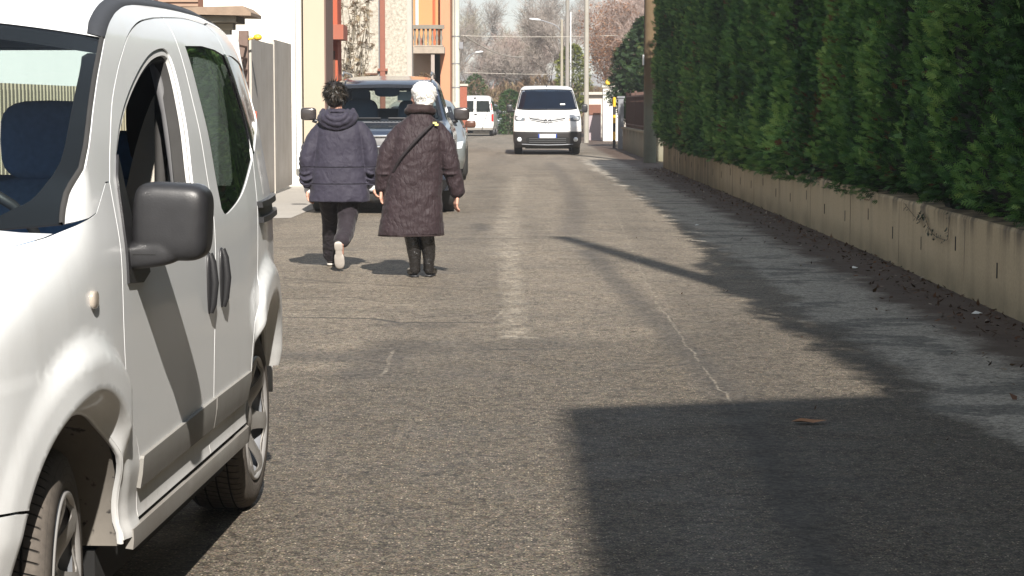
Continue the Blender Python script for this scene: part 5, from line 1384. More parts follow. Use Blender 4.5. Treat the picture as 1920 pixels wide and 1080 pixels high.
    u=MB(); u.box(-4.4,-.1,-.62,.62,.26,.40); u.build('underbody',M['dark'],root)
    i=MB(); i.box(-4.35,-1.2,-.80,.80,.42,1.12); i.build('cabin_floor',M['interior'],root)
    for sg in (1,-1):
        st=empty('front_seat',(-2.25,sg*.37,1.1)); st.parent=root
        b=MB(); b.sell((0,0,.05),(.10,.24,.32),.5,20,12); b.build('backrest',M['cabin_blue'],st)
        b=MB(); b.sell((-.03,0,.40),(.05,.13,.10),.5,16,10); b.build('headrest',M['cabin_blue'],st)
    b=MB(); b.sell((-1.35,0,1.13),(.25,.76,.06),.4); b.build('dashboard',M['cabin_blue'],root)
    b=MB(); b.sell((-1.95,0,1.60),(.03,.17,.10),.5); b.build('mirror_console',M['cabin_blue'],root)
    b=MB(); b.box(-2.0,-1.97,.14,.44,1.45,1.57); b.build('paper_sheet',M['paper'],root)
    b=MB(); b.box(-3.6,-3.4,-.62,.62,1.1,1.34); b.build('rear_bench',M['cabin_blue'],root)
    b=MB(); b.tube([B.front(y,1.215,.03) for y in (-.6,-.3,-.05)],.010,6); b.tube([B.front(y,1.215,.03) for y in (.05,.35,.62)],.010,6); b.build('wiper',M['black_plastic'],root)
M['chrome_dull']=simple('mirror_shell',(.07,.06,.058),.25,.5,var=.15,coat=.7)
suv()

def silver_car():
    X,Y=-1.72,38.6
    root=empty('parked_car',(X,Y,0),R(-90)-R(-.6),label='silver grey saloon car parked directly behind the dark off-roader',cat='car')
    pf=[(.22,.0),(.4,.10),(.62,.08),(.70,-.02),(.80,-.35),(.92,-.95),(.97,-1.15),(1.30,-1.75),(1.42,-2.05),(1.50,-2.5)]
    pr=[(.22,-4.1),(.6,-4.2),(.95,-4.15),(1.35,-3.7),(1.45,-3.4),(1.5,-3.0)]
    wt=[(.22,.82),(.4,.865),(.75,.87),(.95,.83),(1.0,.80),(1.35,.63),(1.45,.56),(1.5,.45)]
    B=Body(pf,pr,wt,4.5,5.,.14)
    hs=hrange(.22,.70,8)+hrange(.73,.97,12)+hrange(1.0,1.45,12)+[1.475,1.5]
    B.mesh('body',M['car_silver'],root,hs,None,.03)
    scr=sym([(0,.995),(.70,.995),(.57,1.36),(0,1.39)])
    patch('windscreen',scr,lambda y,h:B.front(y,h,.006),M['black_gloss'],root,[],.06,(1,0,1))
    for sg in (1,-1):
        patch('headlight',[(sg*a,b) for a,b in [(.45,.56),(.80,.60),(.83,.73),(.50,.68)]],lambda y,h:B.front(y,h,.012),M['lens'],root,[],.05,(1,0,0),.01)
        patch('side_window',[(-1.5,1.0),(-3.75,1.0),(-3.45,1.34),(-1.95,1.34)],lambda l,h:B.side(l,h,sg,.006),M['black_gloss'],root,[],.1,(0,sg,0))
        mr=MB(); mr.sell((-1.25,sg*.95,1.03),(.07,.10,.07),.5,16,10); mr.tube([(-1.25,sg*.80,.98),(-1.25,sg*.90,1.0)],.025,6); mr.build('door_mirror',simple('mirror_brown',(.10,.045,.03),.3) if sg==1 else bpy.data.materials['mirror_brown'],root)
        for l in (-.80,-3.35):
            cwheel(root,l,sg*.77,.31,.20,sg,M['rim'])
            patch('wheel_arch',arc(l,.31,.36,-8,188,16),lambda a,h:B.side(a,max(.23,h),sg,.008),M['black_plastic'],root,[],.1,(0,sg,0))
        b=MB(); b.box(-2.1,-1.9,sg*.874-.01,sg*.874+.01,.82,.85); b.build('door_handle',M['chrome'],root)
    patch('grille',sym([(0,.50),(.36,.50),(.38,.64),(0,.66)]),lambda y,h:B.front(y,h,.012),M['black_plastic'],root,[],.06,(1,0,0),.01)
    patch('number_plate',[(-.26,.36),(.26,.36),(.26,.47),(-.26,.47)],lambda y,h:B.front(y,h,.02),M['plate_white'],root,[],.1,(1,0,0),.008)
    u=MB(); u.box(-4.0,-.1,-.6,.6,.18,.26); u.build('underbody',M['dark'],root)
silver_car()

def white_van():
    X,Y=1.0,59.45
    root=empty('oncoming_van',(X,Y,0),R(-90),label='white delivery van with black lower bumper driving towards the camera',cat='van')
    w_=M['car_white']
    pf=[(.20,.0),(.30,.10),(.62,.12),(.80,.10),(.95,.04),(1.05,-.03),(1.12,-.12),(1.20,-.36),(1.24,-.52),(1.27,-.60),(1.80,-1.20),(1.87,-1.38),(1.92,-1.75),(1.945,-2.3)]
    pr=[(.20,-4.9),(1.0,-4.95),(1.8,-4.88),(1.945,-4.6)]
    wt=[(.20,.90),(.35,.955),(.62,.965),(1.0,.955),(1.2,.925),(1.30,.895),(1.80,.765),(1.88,.735),(1.945,.64)]
    B=Body(pf,pr,wt,5.5,8.,.14)
    hs=hrange(.655,1.12,12)+hrange(1.14,1.27,8)+hrange(1.30,1.84,16)+[1.87,1.90,1.925,1.945]
    B.mesh('body',w_,root,hs,None,.025)
    lo=Body(pf,pr,wt,5.5,8.,.14); lo.mesh('lower_body',simple('bumper_black',(.022,.019,.019),.5,var=.2),root,hrange(.20,.653,10),None,.0)
    scr=ccrv(sym([(.001,1.265),(.5,1.262),(.80,1.285),(.845,1.33),(.785,1.62),(.72,1.80),(.66,1.83),(.001,1.845)]),2)
    s_=patch('windscreen',scr,lambda y,h:B.front(y,h,.010),glass('van_screen',(.16,.22,.30),1.1,.03,1.5),root,[],.05,(1,0,1))
    patch('screen_border',inset(scr,-.012),lambda y,h:B.front(y,h,.013),M['black_gloss'],s_,[inset(scr,.022)],.04,(1,0,1))
    patch('screen_backing',inset(scr,.01),lambda y,h:B.front(y,h,.004),M['cabin_blue'],s_,[],.05,(1,0,1))
    for sg in (1,-1):
        b=MB(); b.tube([B.front(sg*.83,1.33,.03),B.front(sg*.745,1.70,.03),B.front(sg*.70,1.80,.03)],.013,6); b.build('pillar_trim',M['metal_grey'],s_)
        hl=ccrv([(.60,1.015),(.62,.965),(.80,.945),(.905,.965),(.925,1.05),(.90,1.11),(.80,1.07)],3)
        h_=patch('headlight',[(sg*a,b) for a,b in hl],lambda y,h:B.front(y,h,.012),simple('lamp_smoke',(.12,.13,.14),.1,coat=1) if sg==1 else bpy.data.materials['lamp_smoke'],root,[],.03,(1,0,0),.01)
        b=MB(); q=B.front(sg*.80,1.015,.03); b.sell(q,(.03,.085,.052),.8,16,10); b.build('lamp_lens',M['lens'],h_)
        patch('indicator',[(sg*a,b) for a,b in [(.53,.955),(.64,.955),(.63,1.015),(.53,1.0)]],lambda y,h:B.front(y,h,.016),simple('pale_amber',(.75,.55,.42),.3) if sg==1 else bpy.data.materials['pale_amber'],h_,[],.03,(1,0,0),.006)
        b=MB(); b.lathe([(0,.014),(.058,.012),(.066,0)],'x',18,B.front(sg*.79,.43,.012)); b.build('fog_lamp',M['lens'],root)
        mr=empty('door_mirror',(-.78,sg*.92,1.27)); mr.parent=root
        b=MB(); b.sell((0,sg*.15,.03),(.08,.085,.12),.5,20,12); b.tube([(0,-sg*.0,-.03),(0,sg*.14,-.03)],.03,8); b.build('housing',M['black_plastic'],mr)
        for l in (-.86,-4.1):
            cwheel(root,l,sg*.82,.33,.215,sg,M['rim'])
            patch('wheel_arch',arc(l,.33,.39,-8,188,16),lambda a,h:B.side(a,max(.21,h),sg,.008),M['black_plastic'],root,[],.1,(0,sg,0))
        patch('side_window',[(-1.35,1.30),(-2.05,1.30),(-2.05,1.76),(-1.80,1.76)],lambda l,h:B.side(l,h,sg,.006),M['black_gloss'],root,[],.1,(0,sg,0))
        b=MB(); b.box(-2.0,-1.85,sg*.965-.012,sg*.965+.012,1.02,1.05); b.build('door_handle',M['black_plastic'],root)
    # grille: two dark bars dipping to the round badge
    gr=patch('grille',sym([(0,.885),(.12,.89),(.50,.975),(.52,1.065),(.30,1.04),(.12,1.0),(0,.98)]),lambda y,h:B.front(y,h,.012),M['black_plastic'],root,[],.03,(1,0,0),.01)
    for dz in (.005,-.045):
        b=MB(); b.tube([B.front(y,.965+dz+.10*(abs(y)/.5)**1.3*.75,.03) for y in (-.5,-.35,-.2,-.1,0,.1,.2,.35,.5)],.009,6); b.build('chrome_strip',M['white_metal'],gr)
    # badge: ring with two smaller ovals
    bd=MB(); q=Vector(B.front(0,.945,.035))
    def oval(cy,cz,ry,rz,r=.007):
        bd.tube([(q.x+.004,q.y+cy+ry*math.cos(2*math.pi*i/20),q.z+cz+rz*math.sin(2*math.pi*i/20)) for i in range(21)],r,6,False)
    oval(0,0,.10,.072,.013); oval(0,.022,.05,.022,.007); oval(0,-.005,.024,.050,.007); bd.build('badge',M['chrome'],gr)
    patch('lower_grille',ccrv(sym([(.001,.30),(.45,.30),(.58,.35),(.60,.47),(.45,.505),(.001,.51)]),2),lambda y,h:B.front(y,h,.008),M['dark'],root,[],.05,(1,0,0),.006)
    b=MB()
    for z in (.35,.41,.46): b.tube([B.front(y,z,.02) for y in (-.52,-.3,0,.3,.52)],.007,5)
    b.build('grille_bars',M['grey_trim'],root)
    b=MB(); b.tube([B.front(y,.275+.02*(abs(y)/.7)**2,.02) for y in (-.72,-.4,0,.4,.72)],.014,6); b.build('bumper_lip',M['metal_grey'],root)
    pl=patch('number_plate',[(-.26,.475),(.26,.475),(.26,.585),(-.26,.585)],lambda y,h:B.front(y,h,.035),M['plate_white'],root,[],.1,(1,0,0),.01)
    for y0,y1 in ((-.26,-.222),(.222,.26)):
        patch('plate_band',[(y0,.477),(y1,.477),(y1,.583),(y0,.583)],lambda y,h:B.front(y,h,.038),M['plate_blue'],pl,[],.1,(1,0,0))
    b=MB(); b.tube([B.front(y,1.275,.03) for y in (-.72,-.4,-.05)],.012,6); b.tube([B.front(y,1.275,.03) for y in (.0,.35,.68)],.012,6); b.build('wiper',M['black_plastic'],root)
    b=MB(); b.tube([(-1.75,0,1.93),(-1.85,0,2.0)],.012,6); b.build('aerial',M['black_plastic'],root)
    b=MB(); b.box(-.78,-.76,.38,.52,1.40,1.44); b.build('paper_note',M['paper'],root)
    bb=[c for c in root.children if c.name.startswith('paper_note')][0]; bb.location=(.04,-.01,0)
    u=MB(); u.box(-4.7,-.1,-.62,.62,.17,.25); u.build('underbody',M['dark'],root)
white_van()

def white_estate():
    X,Y=-1.68,95.8
    # seen from behind: its tail points at the camera
    root=empty('parked_estate_car',(X,Y,0),R(90)-R(2.2),label='small white estate car seen from behind, with two rear door windows',cat='car')
    pf=[(.25,4.1),(.7,4.15),(.9,3.9),(1.05,3.2),(1.7,2.4),(1.8,1.8)]
    pr=[(.25,.06),(.40,-.02),(.70,.0),(1.05,.01),(1.70,.14),(1.78,.25),(1.82,.55)]
    wt=[(.25,.80),(.5,.845),(1.0,.84),(1.1,.82),(1.7,.70),(1.78,.66),(1.82,.58)]
    B=Body(pf,pr,wt,5.,9.,.08)
    hs=hrange(.40,1.05,8)+hrange(1.1,1.74,10)+[1.77,1.80,1.82]
    B.mesh('body',M['car_white'],root,hs,None,.02)
    lo=Body(pf,pr,wt,5.,9.,.08); lo.mesh('lower_body',simple('grey_bumper',(.42,.40,.37),.6),root,hrange(.27,.395,3),None,.0)
    for y0,y1 in ((-.70,-.06),(.06,.70)):
        a,b_=(y0,y1)
        o=patch('rear_window',[(a,1.09),(b_,1.09),(b_*(.9 if abs(b_)>.5 else 1),1.60),(a*(.9 if abs(a)>.5 else 1),1.60)],lambda y,h:B.rear(y,h,.008),glass('estate_glass',(.25,.28,.26),1.2) if 'estate_glass' not in bpy.data.materials else bpy.data.materials['estate_glass'],root,[],.1,(-1,0,0))
        patch('window_backing',[(a,1.10),(b_,1.10),(b_*(.9 if abs(b_)>.5 else 1),1.59),(a*(.9 if abs(a)>.5 else 1),1.59)],lambda y,h:B.rear(y,h,.003),simple('estate_cabin',(.14,.15,.14),.8,var=.6,scale=4) if 'estate_cabin' not in bpy.data.materials else bpy.data.materials['estate_cabin'],o,[],.1,(-1,0,0))
    for sg in (1,-1):
        for z0,z1 in ((.66,1.0),(1.16,1.46)):
            patch('tail_light',[(sg*.74,z0),(sg*(B.W((z0+z1)/2)*.995),z0),(sg*(B.W(z1)*.995),z1),(sg*.74*(1 if z1<1.1 else .96),z1)],lambda y,h:B.rear(y,h,.012),M['red_lens'],root,[],.05,(-1,0,0),.01)
        for l in (.62,3.3): cwheel(root,l,sg*.74,.31,.19,sg,M['rim'])
        b=MB(); b.sell((2.9,sg*.98,1.08),(.07,.10,.08),.5,16,10); b.tube([(2.9,sg*.8,1.03),(2.9,sg*.92,1.05)],.03,6); b.build('door_mirror',M['black_plastic'],root)
        patch('side_window',[(.35,1.12),(3.1,1.12),(2.6,1.58),(.45,1.58)],lambda l,h:B.side(l,h,sg,.006),M['black_gloss'],root,[],.1,(0,sg,0))
    b=MB(); b.box(-.035,-.008,-.10,.03,.98,1.02); b.build('door_handle',M['black_plastic'],root)
    patch('number_plate',[(-.26,.50),(.26,.50),(.26,.60),(-.26,.60)],lambda y,h:B.rear(y,h,.02),simple('faded_plate',(.7,.62,.5),.5),root,[],.1,(-1,0,0),.008)
    b=MB(); b.box(-.01,.02,-.004,.004,.45,1.76); b.build('door_seam',M['grey_trim'],root)
    b=MB(); b.box(.10,.16,-.06,.06,1.70,1.76); b.build('brake_light',M['grey_trim'],root)
    u=MB(); u.box(.3,3.9,-.6,.6,.2,.30); u.build('underbody',M['dark'],root)
white_estate()

def grey_far_car():
    X,Y=-.36,104.5
    root=empty('parked_car',(X-.97,Y,0),R(-90),label='grey car half hidden behind the white estate car, only its flank and mirror showing',cat='car')
    pf=[(.22,.0),(.4,.10),(.66,.06),(.76,-.1),(.95,-.9),(1.0,-1.05),(1.38,-1.6),(1.46,-2.0)]
    pr=[(.22,-3.9),(.7,-4.0),(1.38,-3.6),(1.46,-3.2)]
    wt=[(.22,.80),(.4,.86),(.8,.87),(1.0,.80),(1.38,.64),(1.46,.5)]
    B=Body(pf,pr,wt,4.5,5.,.14); B.mesh('body',M['car_grey'],root,hrange(.22,.76,8)+hrange(.8,1.0,8)+hrange(1.04,1.42,8)+[1.46],None,.03)
    patch('windscreen',sym([(0,1.02),(.70,1.02),(.58,1.36),(0,1.38)]),lambda y,h:B.front(y,h,.006),M['black_gloss'],root,[],.08,(1,0,1))
    for sg in (1,-1):
        patch('headlight',[(sg*a,b) for a,b in [(.48,.60),(.82,.64),(.84,.78),(.5,.72)]],lambda y,h:B.front(y,h,.012),M['lens'],root,[],.05,(1,0,0),.01)
        b=MB(); b.sell((-1.15,sg*.96,1.05),(.07,.11,.075),.5,16,10); b.tube([(-1.15,sg*.80,1.0),(-1.15,sg*.92,1.03)],.03,6); b.build('door_mirror',M['white_metal'],root)
        for l in (-.8,-3.2): cwheel(root,l,sg*.77,.31,.2,sg,M['rim'])
        patch('side_window',[(-1.35,1.02),(-3.5,1.02),(-3.3,1.32),(-1.75,1.32)],lambda l,h:B.side(l,h,sg,.006),M['black_gloss'],root,[],.1,(0,sg,0))
grey_far_car()
# ================================================================== the two walkers
def cap(mb, a, b, r0, r1, n=16, flat=None):
    """closed tapered capsule between two joints"""
    a=Vector(a); b=Vector(b); d=(b-a).normalized(); L=(b-a).length
    pts=[];rr=[]
    for i in range(4):
        t=math.pi/2*(i+.35)/4; pts.append(a-d*r0*math.cos(t)); rr.append(r0*math.sin(t))
    for i in range(5):
        t=i/4; pts.append(a.lerp(b,t)); rr.append(r0+(r1-r0)*t)
    for i in range(4):
        t=math.pi/2*(3.65-i)/4; pts.append(b+d*r1*math.cos(t)); rr.append(r1*math.sin(t))
    mb.tube(pts,rr,n,True)
def limb(mb, pts, rad, n=16):
    """closed tube through joints with rounded ends"""
    P=[Vector(p) for p in crv([(*p,r) for p,r in zip([tuple(q) for q in pts],rad)],6) ] if False else None
    c=crv([Vector((*p,r)) for p,r in zip(pts,rad)],6)
    ps=[Vector(q[:3]) for q in c]; rs=[q[3] for q in c]
    d0=(ps[0]-ps[1]).normalized(); d1=(ps[-1]-ps[-2]).normalized()
    A=[ps[0]+d0*rs[0]*k for k in (.95,.75,.4)]; AR=[rs[0]*k for k in (.3,.66,.92)]
    Z=[ps[-1]+d1*rs[-1]*k for k in (.4,.75,.95)]; ZR=[rs[-1]*k for k in (.92,.66,.3)]
    mb.tube(A+ps+Z, AR+rs+ZR, n, True)
def loft(mb, secs, n=40, closed=True):
    """sections: (cx,cy,z,rx,ry[,tilt])"""
    c=crv([Vector(s_[:5]) if False else s_ for s_ in secs],5) if False else None
    P=np.array([list(s_)+[0]*(7-len(s_)) for s_ in secs],float)
    # catmull-rom in numpy
    Q=np.vstack([2*P[0]-P[1],P,2*P[-1]-P[-2]]); out=[]
    for i in range(1,len(Q)-2):
        for k in range(5):
            t=k/5; a,b,c,d=Q[i-1],Q[i],Q[i+1],Q[i+2]; out.append(.5*((2*b)+(c-a)*t+(2*a-5*b+4*c-d)*t*t+(3*b-a-3*c+d)*t**3))
    out.append(P[-1]); vs=[]
    for cx,cy,z,rx,ry,tx,ty in out:
        for k in range(n):
            a=2*math.pi*k/n; c_,s_=math.cos(a),math.sin(a); e=.82
            x=math.copysign(abs(c_)**e,c_)*rx; y=math.copysign(abs(s_)**e,s_)*ry; vs.append((cx+x,cy+y,z+x*tx+y*ty))
    m=len(out); fs=[(i*n+k,i*n+(k+1)%n,(i+1)*n+(k+1)%n,(i+1)*n+k) for i in range(m-1) for k in range(n)]
    fs+=[tuple(reversed(range(n))),tuple(range((m-1)*n,m*n))]
    mb.add(vs,fs,True)
def organic(mb, name, mat, parent, vox=.008, it=6, disp=None, **k):
    o=mb.build(name,mat,parent,fix=True,**k)
    r=o.modifiers.new('remesh','REMESH'); r.mode='VOXEL'; r.voxel_size=vox; r.use_smooth_shade=True
    if it: s=o.modifiers.new('smooth','SMOOTH'); s.iterations=it; s.factor=.5
    for i,(strength,size,zs) in enumerate(disp or []):
        tx=bpy.data.textures.new(name+'_folds','CLOUDS'); tx.noise_scale=size; tx.noise_depth=2
        d=o.modifiers.new('folds','DISPLACE'); d.texture=tx; d.strength=strength; d.mid_level=.5; d.texture_coords='LOCAL'
    return o
def hand(mb, w, d, side, curl=.5, s=1., roll=0.):
    """palm, four unequal bent fingers and a thumb; w wrist, d direction of the hand, side = direction of the thumb side"""
    w=Vector(w); d=Vector(d).normalized(); t=Vector(side); t=(t-d*t.dot(d)).normalized(); nrm=d.cross(t).normalized()
    pal=w+d*.085*s
    for k in (-1,-.35,.35,1): cap(mb, w+t*.016*k*s, pal+t*.030*k*s, .014*s, .012*s, 10)
    for k,L in ((.98,.066),(.34,.075),(-.32,.070),(-.98,.055)):
        b=pal+t*.030*k*s; p1=b+(d*.95+nrm*curl*.35).normalized()*L*.46*s; p2=p1+(d*.8+nrm*curl*.9).normalized()*L*.32*s; p3=p2+(d*.45+nrm*curl*1.3).normalized()*L*.26*s
        limb(mb,[b,p1,p2,p3],[.0098*s,.0088*s,.0082*s,.0070*s],10)
    b=w+d*.028*s+t*.026*s; p1=b+(d*.55+t*.75+nrm*.25).normalized()*.034*s; p2=p1+(d*.85+t*.25+nrm*.4).normalized()*.028*s
    limb(mb,[w+d*.02*s+t*.012*s,b,p1,p2],[.013*s,.0125*s,.0102*s,.0080*s],10)
def cloth(name, col, rough=.75, sheen=.3, quilt=None, seams=None, weave=220):
    n=NT(name); x,y,z=n.sep(); f=n.noise(3.5,5,.6); w=n.noise(weave,2)
    c=n.mix(f,tuple(v*.72 for v in col),tuple(v*1.25 for v in col))
    hgt=n.math('MULTIPLY',w,.05)
    fold=n.noise(9,4,.55,n.scale((1.3,1.3,.8)),1.2); hgt=n.math('ADD',hgt,n.math('MULTIPLY',fold,.9))
    if quilt:
        wob=n.noise(11,3,.6); wob2=n.noise(4,2)
        u=n.math('ADD', n.math('MULTIPLY',n.math('ADD',x,n.math('MULTIPLY',y,.35)),quilt), n.math('ADD',n.math('MULTIPLY',wob,2.6),n.math('MULTIPLY',wob2,2.0)))
        ln=n.math('PINGPONG',u,.5); ln=n.map(ln,0,.22,0,1,True)
        hgt=n.math('ADD',hgt,n.math('MULTIPLY',ln,.13)); c=n.mix(n.map(ln,0,.6,.20,0),c,tuple(v*.35 for v in col))
    for s0,wd in (seams or []):
        dd=n.math('ABSOLUTE',n.math('SUBTRACT',z,s0)); m=n.map(dd,0,wd,0,1,True); hgt=n.math('ADD',hgt,n.math('MULTIPLY',m,.9)); c=n.mix(n.map(m,0,1,.6,0),c,tuple(v*.3 for v in col))
    b=n.bsdf(c,rough,0,n.bump(hgt,.8,.018),.3); b.inputs['Sheen Weight'].default_value=sheen; return n.m
def hair_mat(name,c1,c2,rough=.5):
    n=NT(name); f=n.noise(1,5,.7,n.scale((55,55,14))); g=n.noise(6,4)
    c=n.mix(n.map(f,.35,.65),c1,c2); c=n.mix(n.map(g,.4,.65,0,.4),c,c1); n.bsdf(c,rough,0,n.bump(f,.8,.01),.4); return n.m
def strands(parent, c, r, n, L, mat, seed, down=.6, lo=-.75, face=None, cut=.3, w=.0028, curl=.0):
    """short locks covering the scalp"""
    rs=random.Random(seed); P=[];D=[];N=[];S=[];T=[]; c=Vector(c)
    k=0
    while k<n:
        v=Vector((rs.gauss(0,1),rs.gauss(0,1),rs.gauss(0,1))).normalized()
        if v.z<lo: continue
        if face is not None and v.dot(face)>cut and v.z<.55: continue
        k+=1
        p=c+Vector((v.x*r[0],v.y*r[1],v.z*r[2])); g=(Vector((0,0,-1))-v*(-v.z)); g=g+Vector((rs.gauss(0,.45),rs.gauss(0,.45),rs.gauss(0,.25)))
        d=v*(.12+curl*rs.random())+g.normalized()*down if g.length>.01 else v
        P.append(tuple(p-v*.012)); D.append(tuple(d)); N.append(tuple(v+Vector((rs.gauss(0,.2),rs.gauss(0,.2),0)))); S.append(L*rs.uniform(.6,1.3)); T.append(rs.random())
    q=w/L
    tm=np.array([[-q,0,0],[q,0,0],[q*.8,.5,.06],[-q,0,0],[q*.8,.5,.06],[-q*.8,.5,.06],[-q*.8,.5,.06],[q*.8,.5,.06],[0,1,-.02]],float)
    V,F,TT=sprays(np.array(P),np.array(D),np.array(N),np.array(S),np.array(T),tm)
    return np_mesh('locks',V,F,mat,parent,TT)
def head_shape(b, c, f, s=1.):
    """skull, jaw, nose, brow, ears and lips; f = unit vector the face looks along"""
    c=Vector(c); f=Vector(f).normalized(); r=Vector((f.y,-f.x,0)).normalized(); z=Vector((0,0,1))
    rot=Matrix((r,f,z)).transposed()
    def E(x,y,h,rx,ry,rz): b.sell(c+r*x*s+f*y*s+z*h*s,(rx*s,ry*s,rz*s),1.,20,14,rot=rot)
    E(0,-.012,.03,.074,.092,.085); E(0,.020,-.035,.060,.066,.070); E(0,.042,-.082,.036,.036,.030)
    E(0,.088,-.012,.011,.018,.024); E(0,.098,-.028,.014,.012,.011); E(0,.070,.022,.052,.018,.014)
    E(.034,.058,-.030,.022,.022,.022); E(-.034,.058,-.030,.022,.022,.022); E(0,.078,-.062,.024,.010,.007); E(0,.078,-.070,.020,.010,.006)
    E(.074,-.004,-.012,.008,.018,.030); E(-.074,-.004,-.012,.008,.018,.030)
def eyes(parent,c,f,s=1.):
    c=Vector(c); f=Vector(f).normalized(); r=Vector((f.y,-f.x,0)).normalized()
    for k in (-1,1):
        b=MB(); b.sell(c+r*.030*k*s+f*.076*s+Vector((0,0,.002)),(.011*s,.007*s,.006*s),1,12,8); b.build('eye',simple('eye_white',(.6,.58,.55),.2) if 'eye_white' not in bpy.data.materials else bpy.data.materials['eye_white'],parent)

def walker_jacket():
    OX,OY=-1.45,17.75
    root=empty('person',(OX,OY,0),label='person with short dark hair in a purple navy hooded jacket walking away, one heel raised',cat='person')
    # joints (local, x right, y away from camera)
    LS,RS=(-.175,0,1.195),(.200,0,1.195); LE,RE=(-.262,-.03,.93),(.262,-.02,.93); LW,RW=(-.262,.02,.705),(.262,.04,.725)
    hd=(-.034,.01,1.462); f=Vector((.16,.98,0)).normalized()
    b=MB(); head_shape(b,hd,f,.98)
    limb(b,[(-.01,-.015,1.24),(-.022,-.005,1.33),(-.03,0,1.40)],[.058,.052,.052])
    limb(b,[(0,0,.74),(0,0,.95),(0,0,1.13)],[.11,.105,.10],24)
    for s_,e,w in ((LS,LE,LW),(RS,RE,RW)): limb(b,[(s_[0]*.85,0,1.16),e,w],[.038,.034,.026])
    hand(b,LW,(-.02,-.05,-1),(.35,.95,0),.55,.98); hand(b,RW,(.32,.05,-1),(-.2,.95,0),.7,.98)
    LH,RH=(-.075,0,.72),(.075,0,.72)
    LK,RK=(-.088,.16,.42),(.060,-.02,.40); LA,RA=(-.115,.42,.075),(.030,-.27,.235)
    limb(b,[LH,LK,LA],[.075,.050,.036]); limb(b,[RH,RK,RA],[.070,.046,.028])
    cap(b,LA,(-.115,.53,.05),.034,.028); cap(b,RA,(.020,-.195,.065),.024,.022)
    organic(b,'body',M['skin'],root,.0038,3)
    eyes(root,hd,f)
    # hair
    hm=hair_mat('dark_hair',(.006,.005,.005),(.030,.022,.018),.42); hb=MB(); c=Vector(hd)
    hb.sell(c+Vector((0,-.022,.036)),(.093,.102,.088),1,28,18); hb.sell(c+Vector((-.004,-.058,-.035)),(.070,.050,.062),1,20,14); hb.sell(c+Vector((.0,-.05,.0)),(.088,.068,.070),1,20,14)
    o=organic(hb,'hair',hm,root,.007,4,[(.022,.035,1)])
    lm=leaf_mat('dark_locks',[(0,(.006,.005,.005)),(1,(.035,.024,.018))],.45,.0)
    strands(o,c+Vector((0,-.026,.028)),(.096,.104,.092),1500,.055,lm,3,1.0,-.72,f,.45,.0045,.08)
    # jacket
    jm=cloth('purple_navy_fabric',(.030,.027,.043),.7,.05,None,[(.865,.006),(.725,.006)])
    j=MB()
    loft(j,[(0,0,.575,.258,.165),(0,0,.62,.255,.165),(0,0,.72,.243,.158),(0,0,.86,.225,.148),(0,0,.98,.212,.140),(.005,0,1.10,.205,.132),(.008,0,1.19,.190,.115),(.002,-.002,1.24,.155,.100),(-.006,-.004,1.28,.115,.086),(-.012,-.005,1.32,.085,.078)])
    limb(j,[(LS[0]+.03,0,1.185),(-.215,-.01,1.08),LE,(-.268,-.0,.80),(LW[0],LW[1]-.004,.715)],[.068,.073,.070,.064,.050],22)
    limb(j,[(RS[0]-.03,0,1.185),(.232,-.01,1.08),RE,(.268,.01,.82),(RW[0],RW[1]-.004,.735)],[.068,.073,.070,.064,.050],22)
    # folds: rings of cloth on the sleeves
    rs=random.Random(2)
    for sg,E_ in ((-1,LE),(1,RE)):
        for z,dx in ((1.04,0),(.985,.01),(.93,.012),(.885,.01),(.84,.0),(.79,0),(.75,0)):
            cx=sg*(.245+.02*smooth01(1.05-z,0,.12)); a=rs.uniform(-.35,.35)
            pts=[(cx+.066*math.cos(t),-.008+.064*math.sin(t),z+.02*math.sin(t+a)+.012*math.cos(2*t+a*4)) for t in [2*math.pi*i/14+.3 for i in range(12)]]
            limb(j,pts,[.006]+[.013]*10+[.006],8)
    organic(j,'jacket',jm,root,.0065,6,[(.016,.12,1),(.006,.045,1)])
    h=MB()
    # hood lying on the back: stacked rolls
    for (w,zz,yy,r_,dz) in ((.125,1.325,-.045,.034,-.10),(.135,1.300,-.070,.036,-.115),(.115,1.315,-.100,.030,-.10),(.085,1.33,-.115,.026,-.075)):
        pts=[(-.012+w*math.sin(t)*1.02, yy-.040*math.cos(t)+ (.06 if abs(t)>1.3 else 0), zz+dz*math.cos(t)*.85) for t in [(-1.75+3.5*i/12) for i in range(13)]]
        limb(h,pts,[r_*.6]+[r_]*11+[r_*.6],14)
    h.sell((-.012,-.095,1.235),(.105,.045,.065),1,24,14); h.sell((-.012,-.02,1.33),(.085,.075,.030),1,24,12)
    organic(h,'hood',jm,root,.006,4,[(.014,.06,1)])
    c1=MB(); limb(c1,[(LW[0],LW[1],.690),(LW[0],LW[1],.668)],[.044,.040],20); organic(c1,'cuff',simple('white_cuff',(.66,.66,.68),.8),root,.005,1)
    c1=MB(); limb(c1,[(RW[0],RW[1],.708),(RW[0]+.003,RW[1],.688)],[.044,.040],20); organic(c1,'cuff',bpy.data.materials['white_cuff'],root,.005,1)
    # trousers
    tm=cloth('black_trousers',(.020,.015,.020),.8,.1)
    t=MB(); loft(t,[(0,0,.60,.19,.125),(0,0,.72,.18,.125),(0,0,.80,.17,.12)])
    limb(t,[(-.082,.0,.66),(-.090,.10,.52),(-.095,.19,.40),(-.108,.32,.22),(-.113,.40,.10)],[.108,.092,.076,.070,.066],22)
    limb(t,[(.085,0,.66),(.072,.0,.52),(.062,-.03,.40),(.050,-.13,.31),(.035,-.235,.265)],[.108,.094,.080,.073,.066],22)
    organic(t,'trousers',tm,root,.007,3,[(.018,.10,1),(.008,.04,1)])
    # shoes
    dk=simple('dark_shoe',(.025,.022,.022),.5); so=simple('pale_sole',(.50,.46,.42),.8,var=.12,scale=25)
